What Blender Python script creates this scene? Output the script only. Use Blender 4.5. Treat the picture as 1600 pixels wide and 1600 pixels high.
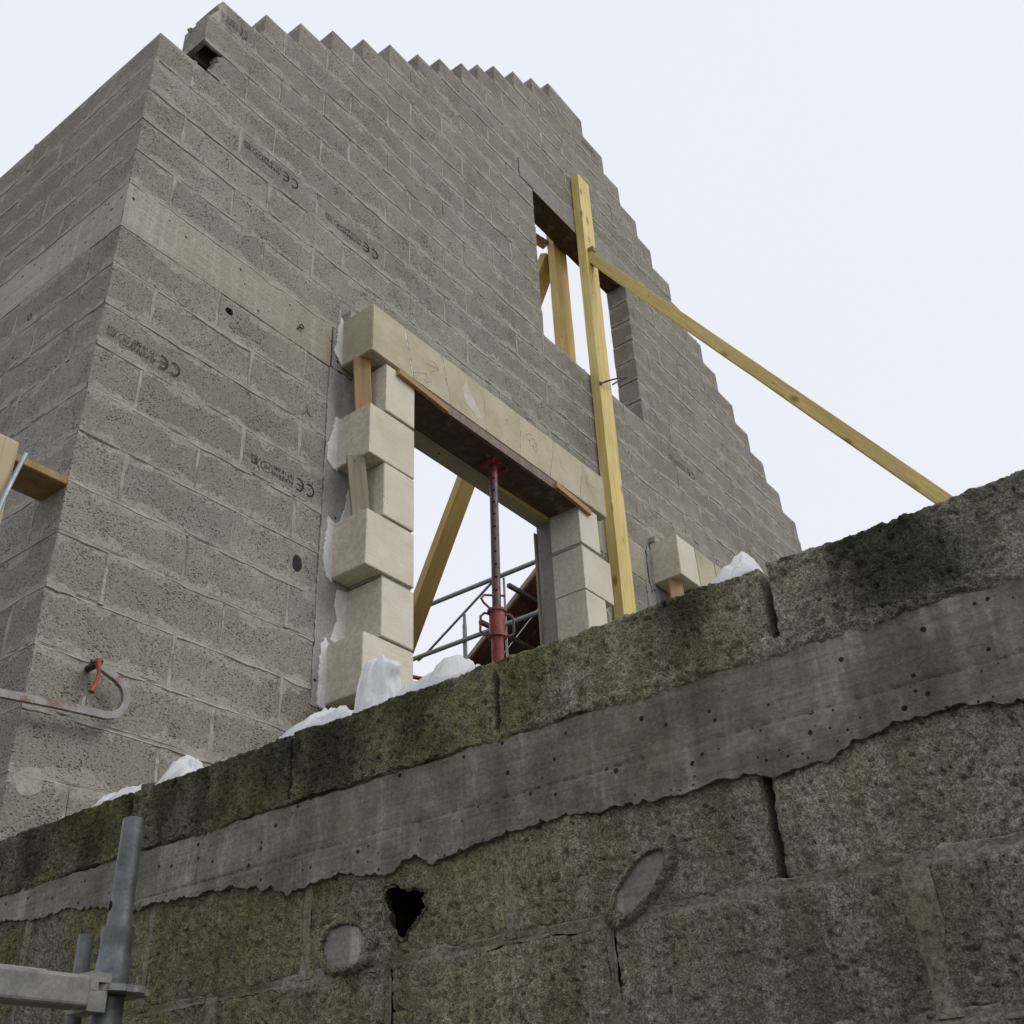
import bpy, bmesh, math, random
import numpy as np
from mathutils import Vector, Matrix, noise as mnoise

random.seed(11)
RNG = np.random.default_rng(7)
C = bpy.context.scene.collection
for o in list(bpy.data.objects): bpy.data.objects.remove(o)

# ------------------------------------------------------------------ camera, light, world
scene = bpy.context.scene
cam = bpy.data.cameras.new('camera'); cam.sensor_width = 36; cam.lens = 38.18
cam.clip_start = .05; cam.clip_end = 2000
camo = bpy.data.objects.new('camera', cam); C.objects.link(camo); scene.camera = camo
RR = [[0.6071354, -0.7933653, -0.0442507], [0.3979099, 0.3517662, -0.8473065], [0.6877894, 0.4968220, 0.5292576]]
rt, dn, fw = [Vector(r) for r in RR]
camo.matrix_world = Matrix(((rt.x, -dn.x, -fw.x, -1.57433), (rt.y, -dn.y, -fw.y, -2.98408), (rt.z, -dn.z, -fw.z, -1.09840), (0, 0, 0, 1)))
scene.render.engine = 'CYCLES'
scene.render.resolution_x = scene.render.resolution_y = 1024
vs = scene.view_settings
vs.view_transform = 'Standard'; vs.look = 'None'; vs.gamma = 1; vs.exposure = 0.0; vs.use_curve_mapping = False

SUN_DIR = Vector((.22, -.72, .66)).normalized()
sl = bpy.data.lights.new('sun', 'SUN'); sl.energy = 1.25; sl.angle = math.radians(28); sl.color = (1, .97, .92)
so = bpy.data.objects.new('sun', sl); C.objects.link(so); so.location = (2, -8, 12)
so.rotation_euler = SUN_DIR.to_track_quat('Z', 'Y').to_euler()

world = bpy.data.worlds.new('World'); scene.world = world; world.use_nodes = True
wn = world.node_tree; wn.nodes.clear()
sky = wn.nodes.new('ShaderNodeTexSky'); sky.sky_type = 'NISHITA'; sky.sun_disc = False
sky.sun_elevation = math.asin(SUN_DIR.z); sky.sun_rotation = math.atan2(SUN_DIR.x, SUN_DIR.y)
b1 = wn.nodes.new('ShaderNodeBackground'); b1.inputs[1].default_value = .1
b2 = wn.nodes.new('ShaderNodeBackground'); b2.inputs[1].default_value = .88
tc = wn.nodes.new('ShaderNodeTexCoord'); nz = wn.nodes.new('ShaderNodeTexNoise'); nz.inputs['Scale'].default_value = 1.3; nz.inputs['Detail'].default_value = 3
cr = wn.nodes.new('ShaderNodeValToRGB')
cr.color_ramp.elements[0].position = .3; cr.color_ramp.elements[0].color = (1.0, 1.03, 1.11, 1)
cr.color_ramp.elements[1].position = .7; cr.color_ramp.elements[1].color = (1.03, 1.045, 1.13, 1)
wn.links.new(tc.outputs['Generated'], nz.inputs['Vector']); wn.links.new(nz.outputs[0], cr.inputs[0]); wn.links.new(cr.outputs[0], b2.inputs[0])
wn.links.new(sky.outputs[0], b1.inputs[0])
mx = wn.nodes.new('ShaderNodeMixShader'); mx.inputs[0].default_value = .94
wo = wn.nodes.new('ShaderNodeOutputWorld')
wn.links.new(b1.outputs[0], mx.inputs[1]); wn.links.new(b2.outputs[0], mx.inputs[2]); wn.links.new(mx.outputs[0], wo.inputs[0])

# ------------------------------------------------------------------ material helpers
class N:
    def __init__(s, name):
        s.m = bpy.data.materials.new(name); s.m.use_nodes = True; s.t = s.m.node_tree; s.t.nodes.clear()
        s.out = s.n('ShaderNodeOutputMaterial'); s.bs = s.n('ShaderNodeBsdfPrincipled'); s.l(s.bs.outputs[0], s.out.inputs[0])
        s.tc = s.n('ShaderNodeTexCoord'); s.oi = s.n('ShaderNodeObjectInfo')
    def n(s, t, **k):
        x = s.t.nodes.new(t)
        for a, b in k.items(): setattr(x, a, b)
        return x
    def l(s, a, b): s.t.links.new(a, b)
    def set(s, i, v):
        if hasattr(v, 'is_output') or isinstance(v, bpy.types.NodeSocket): s.l(v, i)
        elif v is not None: i.default_value = v if not isinstance(v, (tuple, list)) or len(v) != 3 or i.type != 'RGBA' else (*v, 1)
    def vec(s, rnd=True, scale=(1, 1, 1), src='Object'):
        mp = s.n('ShaderNodeMapping'); s.l(s.tc.outputs[src] if src != 'Position' else s.n('ShaderNodeNewGeometry').outputs['Position'], mp.inputs[0])
        mp.inputs['Scale'].default_value = scale
        if not rnd: return mp.outputs[0]
        mu = s.n('ShaderNodeVectorMath', operation='SCALE'); mu.inputs[0].default_value = (37.3, 91.7, 53.1); s.l(s.oi.outputs['Random'], mu.inputs['Scale'])
        ad = s.n('ShaderNodeVectorMath', operation='ADD'); s.l(mp.outputs[0], ad.inputs[0]); s.l(mu.outputs[0], ad.inputs[1]); return ad.outputs[0]
    def noise(s, v, sc, det=3, rough=.55, dist=0):
        x = s.n('ShaderNodeTexNoise'); s.l(v, x.inputs['Vector']); x.inputs['Scale'].default_value = sc
        x.inputs['Detail'].default_value = det; x.inputs['Roughness'].default_value = rough; x.inputs['Distortion'].default_value = dist; return x.outputs[0]
    def voro(s, v, sc, feat='F1', rand=1, out='Distance'):
        x = s.n('ShaderNodeTexVoronoi', feature=feat); s.l(v, x.inputs['Vector']); x.inputs['Scale'].default_value = sc; x.inputs['Randomness'].default_value = rand
        return x.outputs[out]
    def ramp(s, f, stops, interp='LINEAR'):
        x = s.n('ShaderNodeValToRGB'); s.l(f, x.inputs[0]); r = x.color_ramp; r.interpolation = interp
        while len(r.elements) < len(stops): r.elements.new(.5)
        for e, (p, c) in zip(r.elements, stops):
            e.position = p; e.color = (c, c, c, 1) if not isinstance(c, tuple) else (*c, 1)
        return x.outputs[0]
    def math(s, op, a, b=None, c=None, clamp=False):
        x = s.n('ShaderNodeMath', operation=op, use_clamp=clamp); s.set(x.inputs[0], a)
        if b is not None: s.set(x.inputs[1], b)
        if c is not None: s.set(x.inputs[2], c)
        return x.outputs[0]
    def mix(s, f, a, b, mode='MIX'):
        x = s.n('ShaderNodeMix', data_type='RGBA', blend_type=mode); s.set(x.inputs[0], f); s.set(x.inputs[6], a); s.set(x.inputs[7], b); return x.outputs[2]
    def sep(s, v):
        x = s.n('ShaderNodeSeparateXYZ'); s.l(v, x.inputs[0]); return x.outputs
    def bump(s, h, dist, strength=1, prev=None):
        x = s.n('ShaderNodeBump'); x.inputs['Strength'].default_value = strength; x.inputs['Distance'].default_value = dist; s.l(h, x.inputs['Height'])
        if prev: s.l(prev, x.inputs['Normal'])
        return x.outputs[0]
    def fin(s, col, rough=.9, normal=None, spec=.3, metal=None):
        s.set(s.bs.inputs['Base Color'], col); s.set(s.bs.inputs['Roughness'], rough); s.set(s.bs.inputs['Specular IOR Level'], spec)
        if normal: s.l(normal, s.bs.inputs['Normal'])
        if metal is not None: s.set(s.bs.inputs['Metallic'], metal)
        return s.m

def block_mat(name, tones, smear=(.43, .41, .355)):
    s = N(name); v = s.vec(); w = s.vec(False, src='Position')
    base = s.ramp(s.oi.outputs['Random'], [(i / len(tones), t) for i, t in enumerate(tones)], 'CONSTANT')
    big = s.noise(w, 1.6, 4, .6); base = s.mix(s.math('MULTIPLY', s.ramp(big, [(.40, 0.), (.62, 1.)]), .62), base, (.20, .178, .14))
    base = s.mix(s.math('MULTIPLY', s.ramp(s.noise(w, 2.7, 5, .65), [(.55, 0.), (.70, 1.)]), .38), base, (.40, .385, .35))
    loc = s.noise(v, 7, 5, .65); base = s.mix(s.ramp(loc, [(.4, 0.), (.72, .45)]), base, (.215, .198, .17))
    # tooth of the face: grains and a few pale specks
    g = s.noise(v, 150, 5, .78); base = s.mix(1, base, s.ramp(g, [(.30, .40), (.43, .82), (.55, 1.08), (.72, 1.6)]), 'MULTIPLY')
    sp = s.voro(v, 120, out='Distance'); spn = s.noise(v, 31, 2); pale = s.math('MULTIPLY', s.math('LESS_THAN', sp, .16), s.math('GREATER_THAN', spn, .56))
    base = s.mix(s.math('MULTIPLY', pale, .55), base, (.48, .46, .42))
    # open pores, wider than tall, the shade inside them put into the colour
    mp = s.n('ShaderNodeMapping'); s.l(v, mp.inputs[0]); mp.inputs['Scale'].default_value = (70, 70, 135)
    dis = s.n('ShaderNodeVectorMath', operation='ADD'); nn = s.n('ShaderNodeTexNoise'); s.l(v, nn.inputs[0]); nn.inputs['Scale'].default_value = 70
    sc = s.n('ShaderNodeVectorMath', operation='SCALE'); s.l(nn.outputs['Color'], sc.inputs[0]); sc.inputs['Scale'].default_value = 1.5
    s.l(mp.outputs[0], dis.inputs[0]); s.l(sc.outputs[0], dis.inputs[1])
    pd = s.voro(dis.outputs[0], 1.0); porous = s.ramp(s.noise(v, 9, 4, .6), [(.32, .17), (.5, .26), (.68, .44)])
    pit = s.math('MULTIPLY', s.math('SUBTRACT', 1, s.math('DIVIDE', pd, porous), None, True), 2.2, None, True)
    base = s.mix(s.math('MULTIPLY', pit, .70), base, (.05, .047, .042))
    # mortar smeared over the arrises
    gz = s.sep(s.tc.outputs['Generated']); ez = s.math('MINIMUM', gz[2], s.math('SUBTRACT', 1, gz[2]))
    mxx = s.math('MAXIMUM', gz[0], gz[1])
    sm = s.math('LESS_THAN', ez, s.ramp(s.noise(w, 6.5, 4, .65), [(.36, .0), (.50, .12), (.72, .40)]))
    sm = s.math('MULTIPLY', sm, s.ramp(s.noise(v, 60, 3), [(.35, .25), (.6, .95)]))
    base = s.mix(s.math('MULTIPLY', sm, .68), base, smear)
    h = s.math('SUBTRACT', s.math('MULTIPLY', g, .5), s.math('MULTIPLY', pit, 1.1))
    nb = s.bump(h, .0055, 1.0); nb = s.bump(s.noise(v, 26, 4, .6), .006, .5, nb)
    return s.fin(base, .95, nb, .2)

M = {}
M['block'] = block_mat('concrete_block', [(0.299, 0.284, 0.238), (0.282, 0.269, 0.228), (0.306, 0.289, 0.243), (0.294, 0.273, 0.227), (0.3, 0.286, 0.242), (0.271, 0.26, 0.226), (0.296, 0.275, 0.23), (0.308, 0.294, 0.252)])

def mortar_mat(name, a, b, bmp=.004):
    s = N(name); w = s.vec(False, src='Position')
    n1 = s.noise(w, 9, 4, .6); g = s.noise(w, 160, 4, .7)
    c = s.mix(s.ramp(n1, [(.35, 0.), (.65, 1.)]), a, b); c = s.mix(1, c, s.ramp(g, [(.25, .7), (.5, 1.), (.8, 1.25)]), 'MULTIPLY')
    return s.fin(c, .95, s.bump(s.math('ADD', g, s.noise(w, 45, 3)), bmp, .8), .2)
M['mortar'] = mortar_mat('joint_mortar', (.28, .267, .228), (.425, .408, .355))
M['plaster'] = mortar_mat('white_plaster', (.60, .61, .59), (.76, .77, .75), .002)
M['drab_mortar'] = mortar_mat('grey_mortar_fill', (.27, .265, .24), (.36, .355, .33), .004)

def cast_mat(name, a, b, stain, holes=.55, board=0, hs=42, streak=.35):
    s = N(name); w = s.vec(False, src='Position'); st = s.vec(False, (9, 9, .55), 'Position')
    c = s.mix(s.ramp(s.noise(w, 2.2, 5, .6), [(.35, 0.), (.65, 1.)]), a, b)
    c = s.mix(s.ramp(s.noise(w, 1.1, 4, .6), [(.5, 0.), (.7, .6)]), c, stain)
    c = s.mix(s.math('MULTIPLY', s.ramp(s.noise(st, 2.2, 5, .65), [(.52, 0.), (.68, 1.)]), streak), c, (.46, .45, .42))
    fine = s.noise(w, 120, 4, .7); c = s.mix(1, c, s.ramp(fine, [(.3, .72), (.7, 1.25)]), 'MULTIPLY')
    mo = s.ramp(s.noise(w, 1.7, 4, .6), [(.45, 0.), (.66, .42)]); c = s.mix(mo, c, (.105, .106, .045)) if name.startswith('garden') else c
    if name.startswith('garden'):
        gr_ = s.noise(w, 185, 5, .82); cov = s.noise(w, 4.2, 6, .72)
        c = s.mix(s.math('MULTIPLY', s.ramp(cov, [(.50, .04), (.64, .7)]), s.ramp(gr_, [(.4, .15), (.6, 1.)])), c, s.mix(s.ramp(gr_, [(.4, 0.), (.6, 1.)]), (.032, .032, .018), (.31, .295, .21)))
        dz = s.noise(s.vec(False, (5, 5, .8), 'Position'), 2.6, 5, .7); c = s.mix(s.ramp(dz, [(.5, 0.), (.66, .55)]), c, (.085, .08, .058))
    vd = s.voro(w, hs); rnd = s.n('ShaderNodeTexVoronoi', feature='F1'); s.l(w, rnd.inputs['Vector']); rnd.inputs['Scale'].default_value = hs
    rr = s.sep(rnd.outputs['Color'])[0]
    rad = s.ramp(rr, [(holes, 0.), (holes + .02, .07), (.93, .11), (1., .27)])
    hole = s.math('LESS_THAN', s.math('ADD', vd, s.math('MULTIPLY', s.math('SUBTRACT', s.noise(w, 170, 2), .5), .16)), rad); c = s.mix(s.math('MULTIPLY', hole, .97), c, (.012, .011, .009))
    h = s.math('SUBTRACT', s.math('MULTIPLY', fine, .25), s.math('MULTIPLY', hole, 1.2)); nb = s.bump(h, .0025, .8)
    if name.startswith('garden'): nb = s.bump(s.math('MULTIPLY', gr_, s.ramp(cov, [(.46, .1), (.60, 1.)])), .008, 1., nb)
    if board:
        gr = s.noise(s.vec(False, (1.2, 1.2, 60), 'Position'), 3, 4, .6); nb = s.bump(gr, .003, board, nb)
        c = s.mix(1, c, s.ramp(gr, [(.3, .82), (.7, 1.15)]), 'MULTIPLY')
    nb = s.bump(s.noise(w, 5, 3), .012, .5, nb)
    return s.fin(c, .8, nb, .3)
M['band'] = cast_mat('cast_band', (.30, .28, .235), (.385, .355, .295), (.22, .175, .115), .86, .12, 34, .5)
M['column'] = cast_mat('cast_column', (.26, .258, .24), (.33, .33, .305), (.21, .2, .17), .9, 0, 30, .7)
M['lintel'] = cast_mat('board_cast_lintel', (.215, .205, .175), (.275, .262, .228), (.27, .24, .2), .93, .9, 30, .15)
M['soffit_concrete'] = cast_mat('soffit_concrete', (.30, .275, .215), (.36, .33, .26), (.22, .19, .14), .9, .3, 30, .1)
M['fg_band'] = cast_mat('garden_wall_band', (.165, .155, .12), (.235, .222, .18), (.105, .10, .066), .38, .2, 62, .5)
M['patch'] = cast_mat('mortar_patch', (.155, .148, .125), (.22, .212, .185), (.115, .108, .08), .85, .25, 60, .6)

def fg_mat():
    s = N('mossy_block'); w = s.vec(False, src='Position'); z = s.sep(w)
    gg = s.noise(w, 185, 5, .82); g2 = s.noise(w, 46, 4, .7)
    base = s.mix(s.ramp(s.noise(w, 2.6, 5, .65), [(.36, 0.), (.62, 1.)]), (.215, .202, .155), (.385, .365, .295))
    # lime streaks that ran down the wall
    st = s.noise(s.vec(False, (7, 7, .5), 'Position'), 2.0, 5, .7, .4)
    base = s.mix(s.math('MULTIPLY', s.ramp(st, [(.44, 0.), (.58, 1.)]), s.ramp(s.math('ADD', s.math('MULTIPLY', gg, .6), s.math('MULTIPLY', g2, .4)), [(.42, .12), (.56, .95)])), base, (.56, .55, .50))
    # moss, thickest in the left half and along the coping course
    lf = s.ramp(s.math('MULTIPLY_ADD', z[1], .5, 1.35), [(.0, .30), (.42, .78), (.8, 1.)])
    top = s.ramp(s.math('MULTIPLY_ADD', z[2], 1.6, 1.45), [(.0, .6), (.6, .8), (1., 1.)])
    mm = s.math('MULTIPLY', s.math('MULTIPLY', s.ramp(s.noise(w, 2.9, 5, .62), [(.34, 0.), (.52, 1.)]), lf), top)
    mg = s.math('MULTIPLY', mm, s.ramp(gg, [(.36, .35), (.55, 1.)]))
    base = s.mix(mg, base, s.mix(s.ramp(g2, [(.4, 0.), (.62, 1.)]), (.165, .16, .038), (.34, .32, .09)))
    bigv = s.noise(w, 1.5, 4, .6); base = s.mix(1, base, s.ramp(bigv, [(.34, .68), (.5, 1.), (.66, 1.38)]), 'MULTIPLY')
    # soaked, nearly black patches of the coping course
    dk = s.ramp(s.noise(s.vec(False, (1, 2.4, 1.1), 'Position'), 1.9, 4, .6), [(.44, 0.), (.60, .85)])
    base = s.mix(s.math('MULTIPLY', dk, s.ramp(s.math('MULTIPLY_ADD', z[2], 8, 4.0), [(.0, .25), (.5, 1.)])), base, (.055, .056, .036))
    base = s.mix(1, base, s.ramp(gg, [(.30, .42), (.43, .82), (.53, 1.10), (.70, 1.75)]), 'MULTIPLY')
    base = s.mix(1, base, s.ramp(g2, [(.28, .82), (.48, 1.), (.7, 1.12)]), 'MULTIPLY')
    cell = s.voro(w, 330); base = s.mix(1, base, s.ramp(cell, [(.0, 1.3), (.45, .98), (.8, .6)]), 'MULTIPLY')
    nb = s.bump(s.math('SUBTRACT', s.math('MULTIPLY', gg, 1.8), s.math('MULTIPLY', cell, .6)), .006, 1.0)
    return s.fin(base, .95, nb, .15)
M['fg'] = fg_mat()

def stone_mat(name, a, b, stain=(.42, .35, .20), st=.5):
    s = N(name); v = s.vec(); w = s.vec(False, src='Position')
    c = s.mix(s.ramp(s.noise(v, 5, 5, .6), [(.35, 0.), (.68, 1.)]), a, b)
    c = s.mix(s.math('MULTIPLY', s.ramp(s.noise(v, 3.1, 5, .62), [(.48, 0.), (.68, 1.)]), st), c, stain)
    c = s.mix(1, c, s.ramp(s.noise(v, 150, 4, .6), [(.3, .93), (.7, 1.05)]), 'MULTIPLY')
    sp = s.voro(v, 38); sn = s.noise(v, 14, 3, .6); fl = s.math('MULTIPLY', s.math('LESS_THAN', sp, .12), s.math('GREATER_THAN', sn, .6))
    c = s.mix(s.math('MULTIPLY', fl, .55), c, (.24, .2, .13))
    ge = s.sep(s.tc.outputs['Generated']); ed = s.math('MINIMUM', s.math('MINIMUM', ge[2], s.math('SUBTRACT', 1, ge[2])), s.math('MINIMUM', ge[0], s.math('SUBTRACT', 1, ge[0])))
    chip = s.math('LESS_THAN', ed, s.ramp(s.noise(v, 42, 4, .7), [(.50, 0.), (.62, .03), (.8, .09)])); c = s.mix(s.math('MULTIPLY', chip, .30), c, (.36, .32, .25))
    c = s.mix(s.ramp(s.noise(s.vec(True, (1, 1, 3)), 11, 5, .7), [(.56, 0.), (.72, .28)]), c, tuple(q * .75 for q in a))
    saw = s.noise(s.vec(True, (2, 2, 70)), 2.2, 3); nb = s.bump(saw, .002, .6); nb = s.bump(s.math('MULTIPLY', chip, -1), .003, .6, nb); nb = s.bump(s.noise(v, 18, 4, .6), .003, .4, nb)
    return s.fin(c, .85, nb, .25)
M['stone'] = stone_mat('limestone', (.60, .55, .455), (.68, .625, .53), st=.28)
M['stone_old'] = stone_mat('weathered_limestone', (.46, .41, .30), (.53, .475, .36), (.35, .31, .18), .7)

def wood_mat(name, a, b, dark=(.16, .09, .035), knots=1, wet=.0, rough=.65):
    s = N(name); v = s.vec(True, (1, 1, .07)); vv = s.vec()
    c = s.mix(s.ramp(s.noise(v, 26, 5, .6, .6), [(.3, 0.), (.68, 1.)]), a, b)
    c = s.mix(s.math('MULTIPLY', s.ramp(s.noise(s.vec(True, (1, 1, .03)), 95, 3, .6), [(.5, 0.), (.72, 1.)]), .4), c, dark)
    c = s.mix(s.ramp(s.noise(vv, 2.3, 3), [(.45, 0.), (.75, .45)]), c, tuple(x * .62 for x in a))
    if knots:
        kv = s.vec(True, (6.5, 6.5, 3.1)); kd = s.voro(kv, 1.0); c = s.mix(s.ramp(kd, [(.06, .92), (.10, .6), (.17, 0.)]), c, dark)
        nick = s.voro(s.vec(True, (30, 30, 9)), 1.0); nm = s.math('MULTIPLY', s.math('LESS_THAN', nick, .1), s.math('GREATER_THAN', s.noise(vv, 4, 2), .56)); c = s.mix(s.math('MULTIPLY', nm, .8), c, (.06, .04, .02))
    c = s.mix(s.ramp(s.noise(s.vec(True, (1, 1, .3)), 9, 5, .7), [(.55, 0.), (.72, .42)]), c, (.42, .37, .27))
    nb = s.bump(s.noise(v, 60, 4, .6), .0018, .6)
    return s.fin(c, rough, nb, .3)
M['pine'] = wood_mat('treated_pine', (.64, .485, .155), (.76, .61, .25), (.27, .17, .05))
M['pine_shade'] = wood_mat('shade_tinted_pine', (.56, .385, .12), (.68, .50, .20), (.25, .14, .04))  # darker copy of the pine, shade behind the wall put into its colour
M['grey_pine'] = wood_mat('greyed_pine', (.42, .34, .20), (.52, .44, .29), (.2, .13, .06))
M['oak'] = wood_mat('brown_offcut', (.25, .16, .07), (.36, .24, .115), (.12, .065, .03), 0)
M['orange_ply'] = wood_mat('orange_batten', (.33, .205, .10), (.42, .28, .14), (.2, .1, .04), 0)
M['film_ply'] = wood_mat('dark_shuttering', (.055, .032, .022), (.10, .06, .042), (.03, .015, .01), 0, rough=.5)
M['ply_edge'] = wood_mat('shuttering_edge', (.15, .11, .085), (.24, .185, .145), (.08, .05, .04), 0)
M['grey_board'] = wood_mat('weathered_board', (.24, .205, .145), (.33, .285, .205), (.11, .085, .05), 1)
M['dark_timber'] = wood_mat('rusty_dark_timber', (.085, .035, .022), (.15, .07, .045), (.03, .015, .012), 0)

def metal_mat(name, a, b, rust=(.22, .075, .035), rf=.0, rough=.5, metal=.5, worn=None):
    s = N(name); v = s.vec()
    c = s.mix(s.ramp(s.noise(v, 14, 5, .65), [(.35, 0.), (.65, 1.)]), a, b)
    if rf: c = s.mix(s.ramp(s.noise(v, 11, 5, .7), [(.62 - rf * .3, 0.), (.70 - rf * .3, 1.)]), c, rust)
    if worn: c = s.mix(s.ramp(s.noise(s.vec(True, (1, 1, .35)), 13, 4, .7), [(.5, 0.), (.56, 1.)]), c, worn)
    c = s.mix(1, c, s.ramp(s.noise(v, 210, 3), [(.3, .85), (.7, 1.1)]), 'MULTIPLY')
    return s.fin(c, s.ramp(s.noise(v, 30, 3), [(.3, rough - .12), (.7, rough + .15)]), s.bump(s.noise(v, 90, 3), .0012, .5), .5, metal)
M['zinc'] = metal_mat('galvanised_steel', (.085, .095, .10), (.17, .18, .182), rf=0, rough=.5, metal=.55)
M['zinc_dark'] = metal_mat('galvanised_dull', (.20, .20, .195), (.33, .325, .31), rust=(.19, .185, .175), rf=.1, rough=.62, metal=.35)
M['far_zinc'] = metal_mat('distant_galvanised', (.19, .205, .215), (.25, .265, .275), rough=.5, metal=.4)
M['prop_red'] = metal_mat('red_prop_paint', (.20, .035, .028), (.27, .055, .04), rust=(.11, .045, .035), rf=.3, rough=.5, metal=0)
M['prop_inner'] = metal_mat('worn_prop_tube', (.07, .05, .045), (.12, .08, .075), rough=.5, metal=.2, worn=(.20, .045, .035))
M['rusty'] = metal_mat('rusty_clamp_bar', (.26, .25, .23), (.34, .325, .30), rust=(.21, .14, .105), rf=.32, rough=.7, metal=.2)
M['clamp_red'] = metal_mat('clamp_red_paint', (.28, .035, .03), (.36, .06, .05), rust=(.1, .04, .03), rf=.2, rough=.5, metal=0)
M['iron'] = metal_mat('dark_iron', (.045, .038, .034), (.085, .07, .06), rf=.0, rough=.6, metal=.5)
M['blue_steel'] = metal_mat('grey_blue_rod', (.27, .33, .38), (.40, .46, .5), rough=.45, metal=.3)

def ink(nm='stamp_ink', lo=.15, hi=.95):
    s = N(nm); w = s.vec(False, src='Position'); g = s.noise(w, 170, 3, .7)
    s.fin(s.ramp(g, [(.3, (.02, .02, .02)), (.75, (.045, .043, .04))]), .9, None, .1)
    tr = s.n('ShaderNodeBsdfTransparent'); mxs = s.n('ShaderNodeMixShader')
    f = s.ramp(s.noise(w, 230, 3, .7), [(.37, lo), (.46, hi)]); s.l(f, mxs.inputs[0]); s.l(tr.outputs[0], mxs.inputs[1]); s.l(s.bs.outputs[0], mxs.inputs[2]); s.l(mxs.outputs[0], s.out.inputs[0])
    return s.m
M['ink'] = ink(); M['faint_ink'] = ink('faded_stamp_ink', 0., .38)
def pencil():
    s = N('pencil_line'); return s.fin((.11, .1, .085), .9, None, .1)
M['pencil'] = pencil()
def label_mat():
    s = N('torn_label'); v = s.vec(); return s.fin(s.mix(s.ramp(s.noise(v, 18, 4, .6), [(.4, 0.), (.6, 1.)]), (.53, .505, .44), (.47, .43, .33)), .6, None, .3)
M['label'] = label_mat()
def film():
    s = N('white_plastic_film'); v = s.vec(); n = s.noise(v, 14, 5, .65, 1.2)
    s.fin(s.ramp(n, [(.3, (.80, .81, .82)), (.7, (.90, .91, .91))]), .32, s.bump(n, .010, .8), .5)
    tl = s.n('ShaderNodeBsdfTranslucent'); tl.inputs[0].default_value = (.85, .87, .9, 1); mxs = s.n('ShaderNodeMixShader'); mxs.inputs[0].default_value = .38
    s.l(s.bs.outputs[0], mxs.inputs[1]); s.l(tl.outputs[0], mxs.inputs[2]); s.l(mxs.outputs[0], s.out.inputs[0]); return s.m
M['film'] = film()
def ground_mat():
    s = N('trodden_earth'); w = s.vec(False, src='Position')
    c = s.mix(s.ramp(s.noise(w, 1.2, 6, .65), [(.35, 0.), (.65, 1.)]), (.12, .10, .07), (.2, .175, .13)); c = s.mix(s.ramp(s.noise(w, .35, 4), [(.5, 0.), (.6, .8)]), c, (.07, .085, .035))
    return s.fin(c, .95, s.bump(s.noise(w, 30, 4, .7), .02, .8), .2)
M['ground'] = ground_mat()
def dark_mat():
    s = N('shade_darkened_concrete'); w = s.vec(False, src='Position'); return s.fin(s.ramp(s.noise(w, 30, 4), [(.3, (.025, .023, .02)), (.7, (.05, .047, .04))]), .95, None, .1)  # concrete coloured near black, standing in for shade in gaps and broken cells
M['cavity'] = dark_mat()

# ------------------------------------------------------------------ mesh helpers
def wloc(o):
    v = Vector((0, 0, 0))
    while o: v += o.location; o = o.parent
    return v
def link(name, me, mat, parent=None, origin=(0, 0, 0), kind=None):
    o = bpy.data.objects.new(name, me); C.objects.link(o)
    if mat and not me.materials: me.materials.append(mat)
    if parent: o.parent = parent; o.location = Vector(origin) - wloc(parent)
    else: o.location = origin
    if kind: o['kind'] = kind
    return o
def meshdata(name, verts, faces, smooth=False):
    me = bpy.data.meshes.new(name); me.from_pydata([tuple(v) for v in verts], [], faces); me.update()
    if smooth: me.polygons.foreach_set('use_smooth', [True] * len(me.polygons))
    return me
def mk(name, verts, faces, mat, parent=None, kind=None, smooth=False):
    vs_ = np.array([tuple(v) for v in verts], float); c = (vs_.min(0) + vs_.max(0)) / 2
    return link(name, meshdata(name, vs_ - c, faces, smooth), mat, parent, tuple(c), kind)
def thing(name, label, cat, loc=(0, 0, 0), group=None):
    o = bpy.data.objects.new(name, None); C.objects.link(o); o.location = loc; o.empty_display_size = .1
    o['label'] = label; o['category'] = cat
    if group: o['group'] = group
    return o
def tag(o, label, cat, group=None):
    o['label'] = label; o['category'] = cat
    if group: o['group'] = group
    return o
def boxv(x0, x1, y0, y1, z0, z1):
    v = [(x, y, z) for z in (z0, z1) for y in (y0, y1) for x in (x0, x1)]
    f = [(0, 2, 3, 1), (4, 5, 7, 6), (0, 1, 5, 4), (1, 3, 7, 5), (3, 2, 6, 7), (2, 0, 4, 6)]
    return v, f
def joinm(parts):
    V = []; F = []
    for v, f in parts:
        n = len(V); V += list(v); F += [tuple(i + n for i in q) for q in f]
    return V, F
def bev_box(dx, dy, dz, r=.004, jit=.0, seed=0, seg=1):
    """chamfered box centred at the origin, 44 triangles"""
    rg = random.Random(seed); bm = bmesh.new(); bmesh.ops.create_cube(bm, size=1)
    for v in bm.verts: v.co = Vector((v.co.x * dx, v.co.y * dy, v.co.z * dz))
    bmesh.ops.bevel(bm, geom=list(bm.edges), offset=r, segments=seg, affect='EDGES', profile=.5)
    for v in bm.verts: v.co += Vector((rg.uniform(-jit, jit), rg.uniform(-jit, jit), rg.uniform(-jit, jit)))
    me = bpy.data.meshes.new('b'); bm.to_mesh(me); bm.free(); return me
def bbox_obj(name, x0, x1, y0, y1, z0, z1, mat, parent=None, r=.004, jit=0, seed=0, kind=None, seg=1):
    me = bev_box(x1 - x0, y1 - y0, z1 - z0, r, jit, seed, seg); me.name = name
    return link(name, me, mat, parent, ((x0 + x1) / 2, (y0 + y1) / 2, (z0 + z1) / 2), kind)
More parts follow.
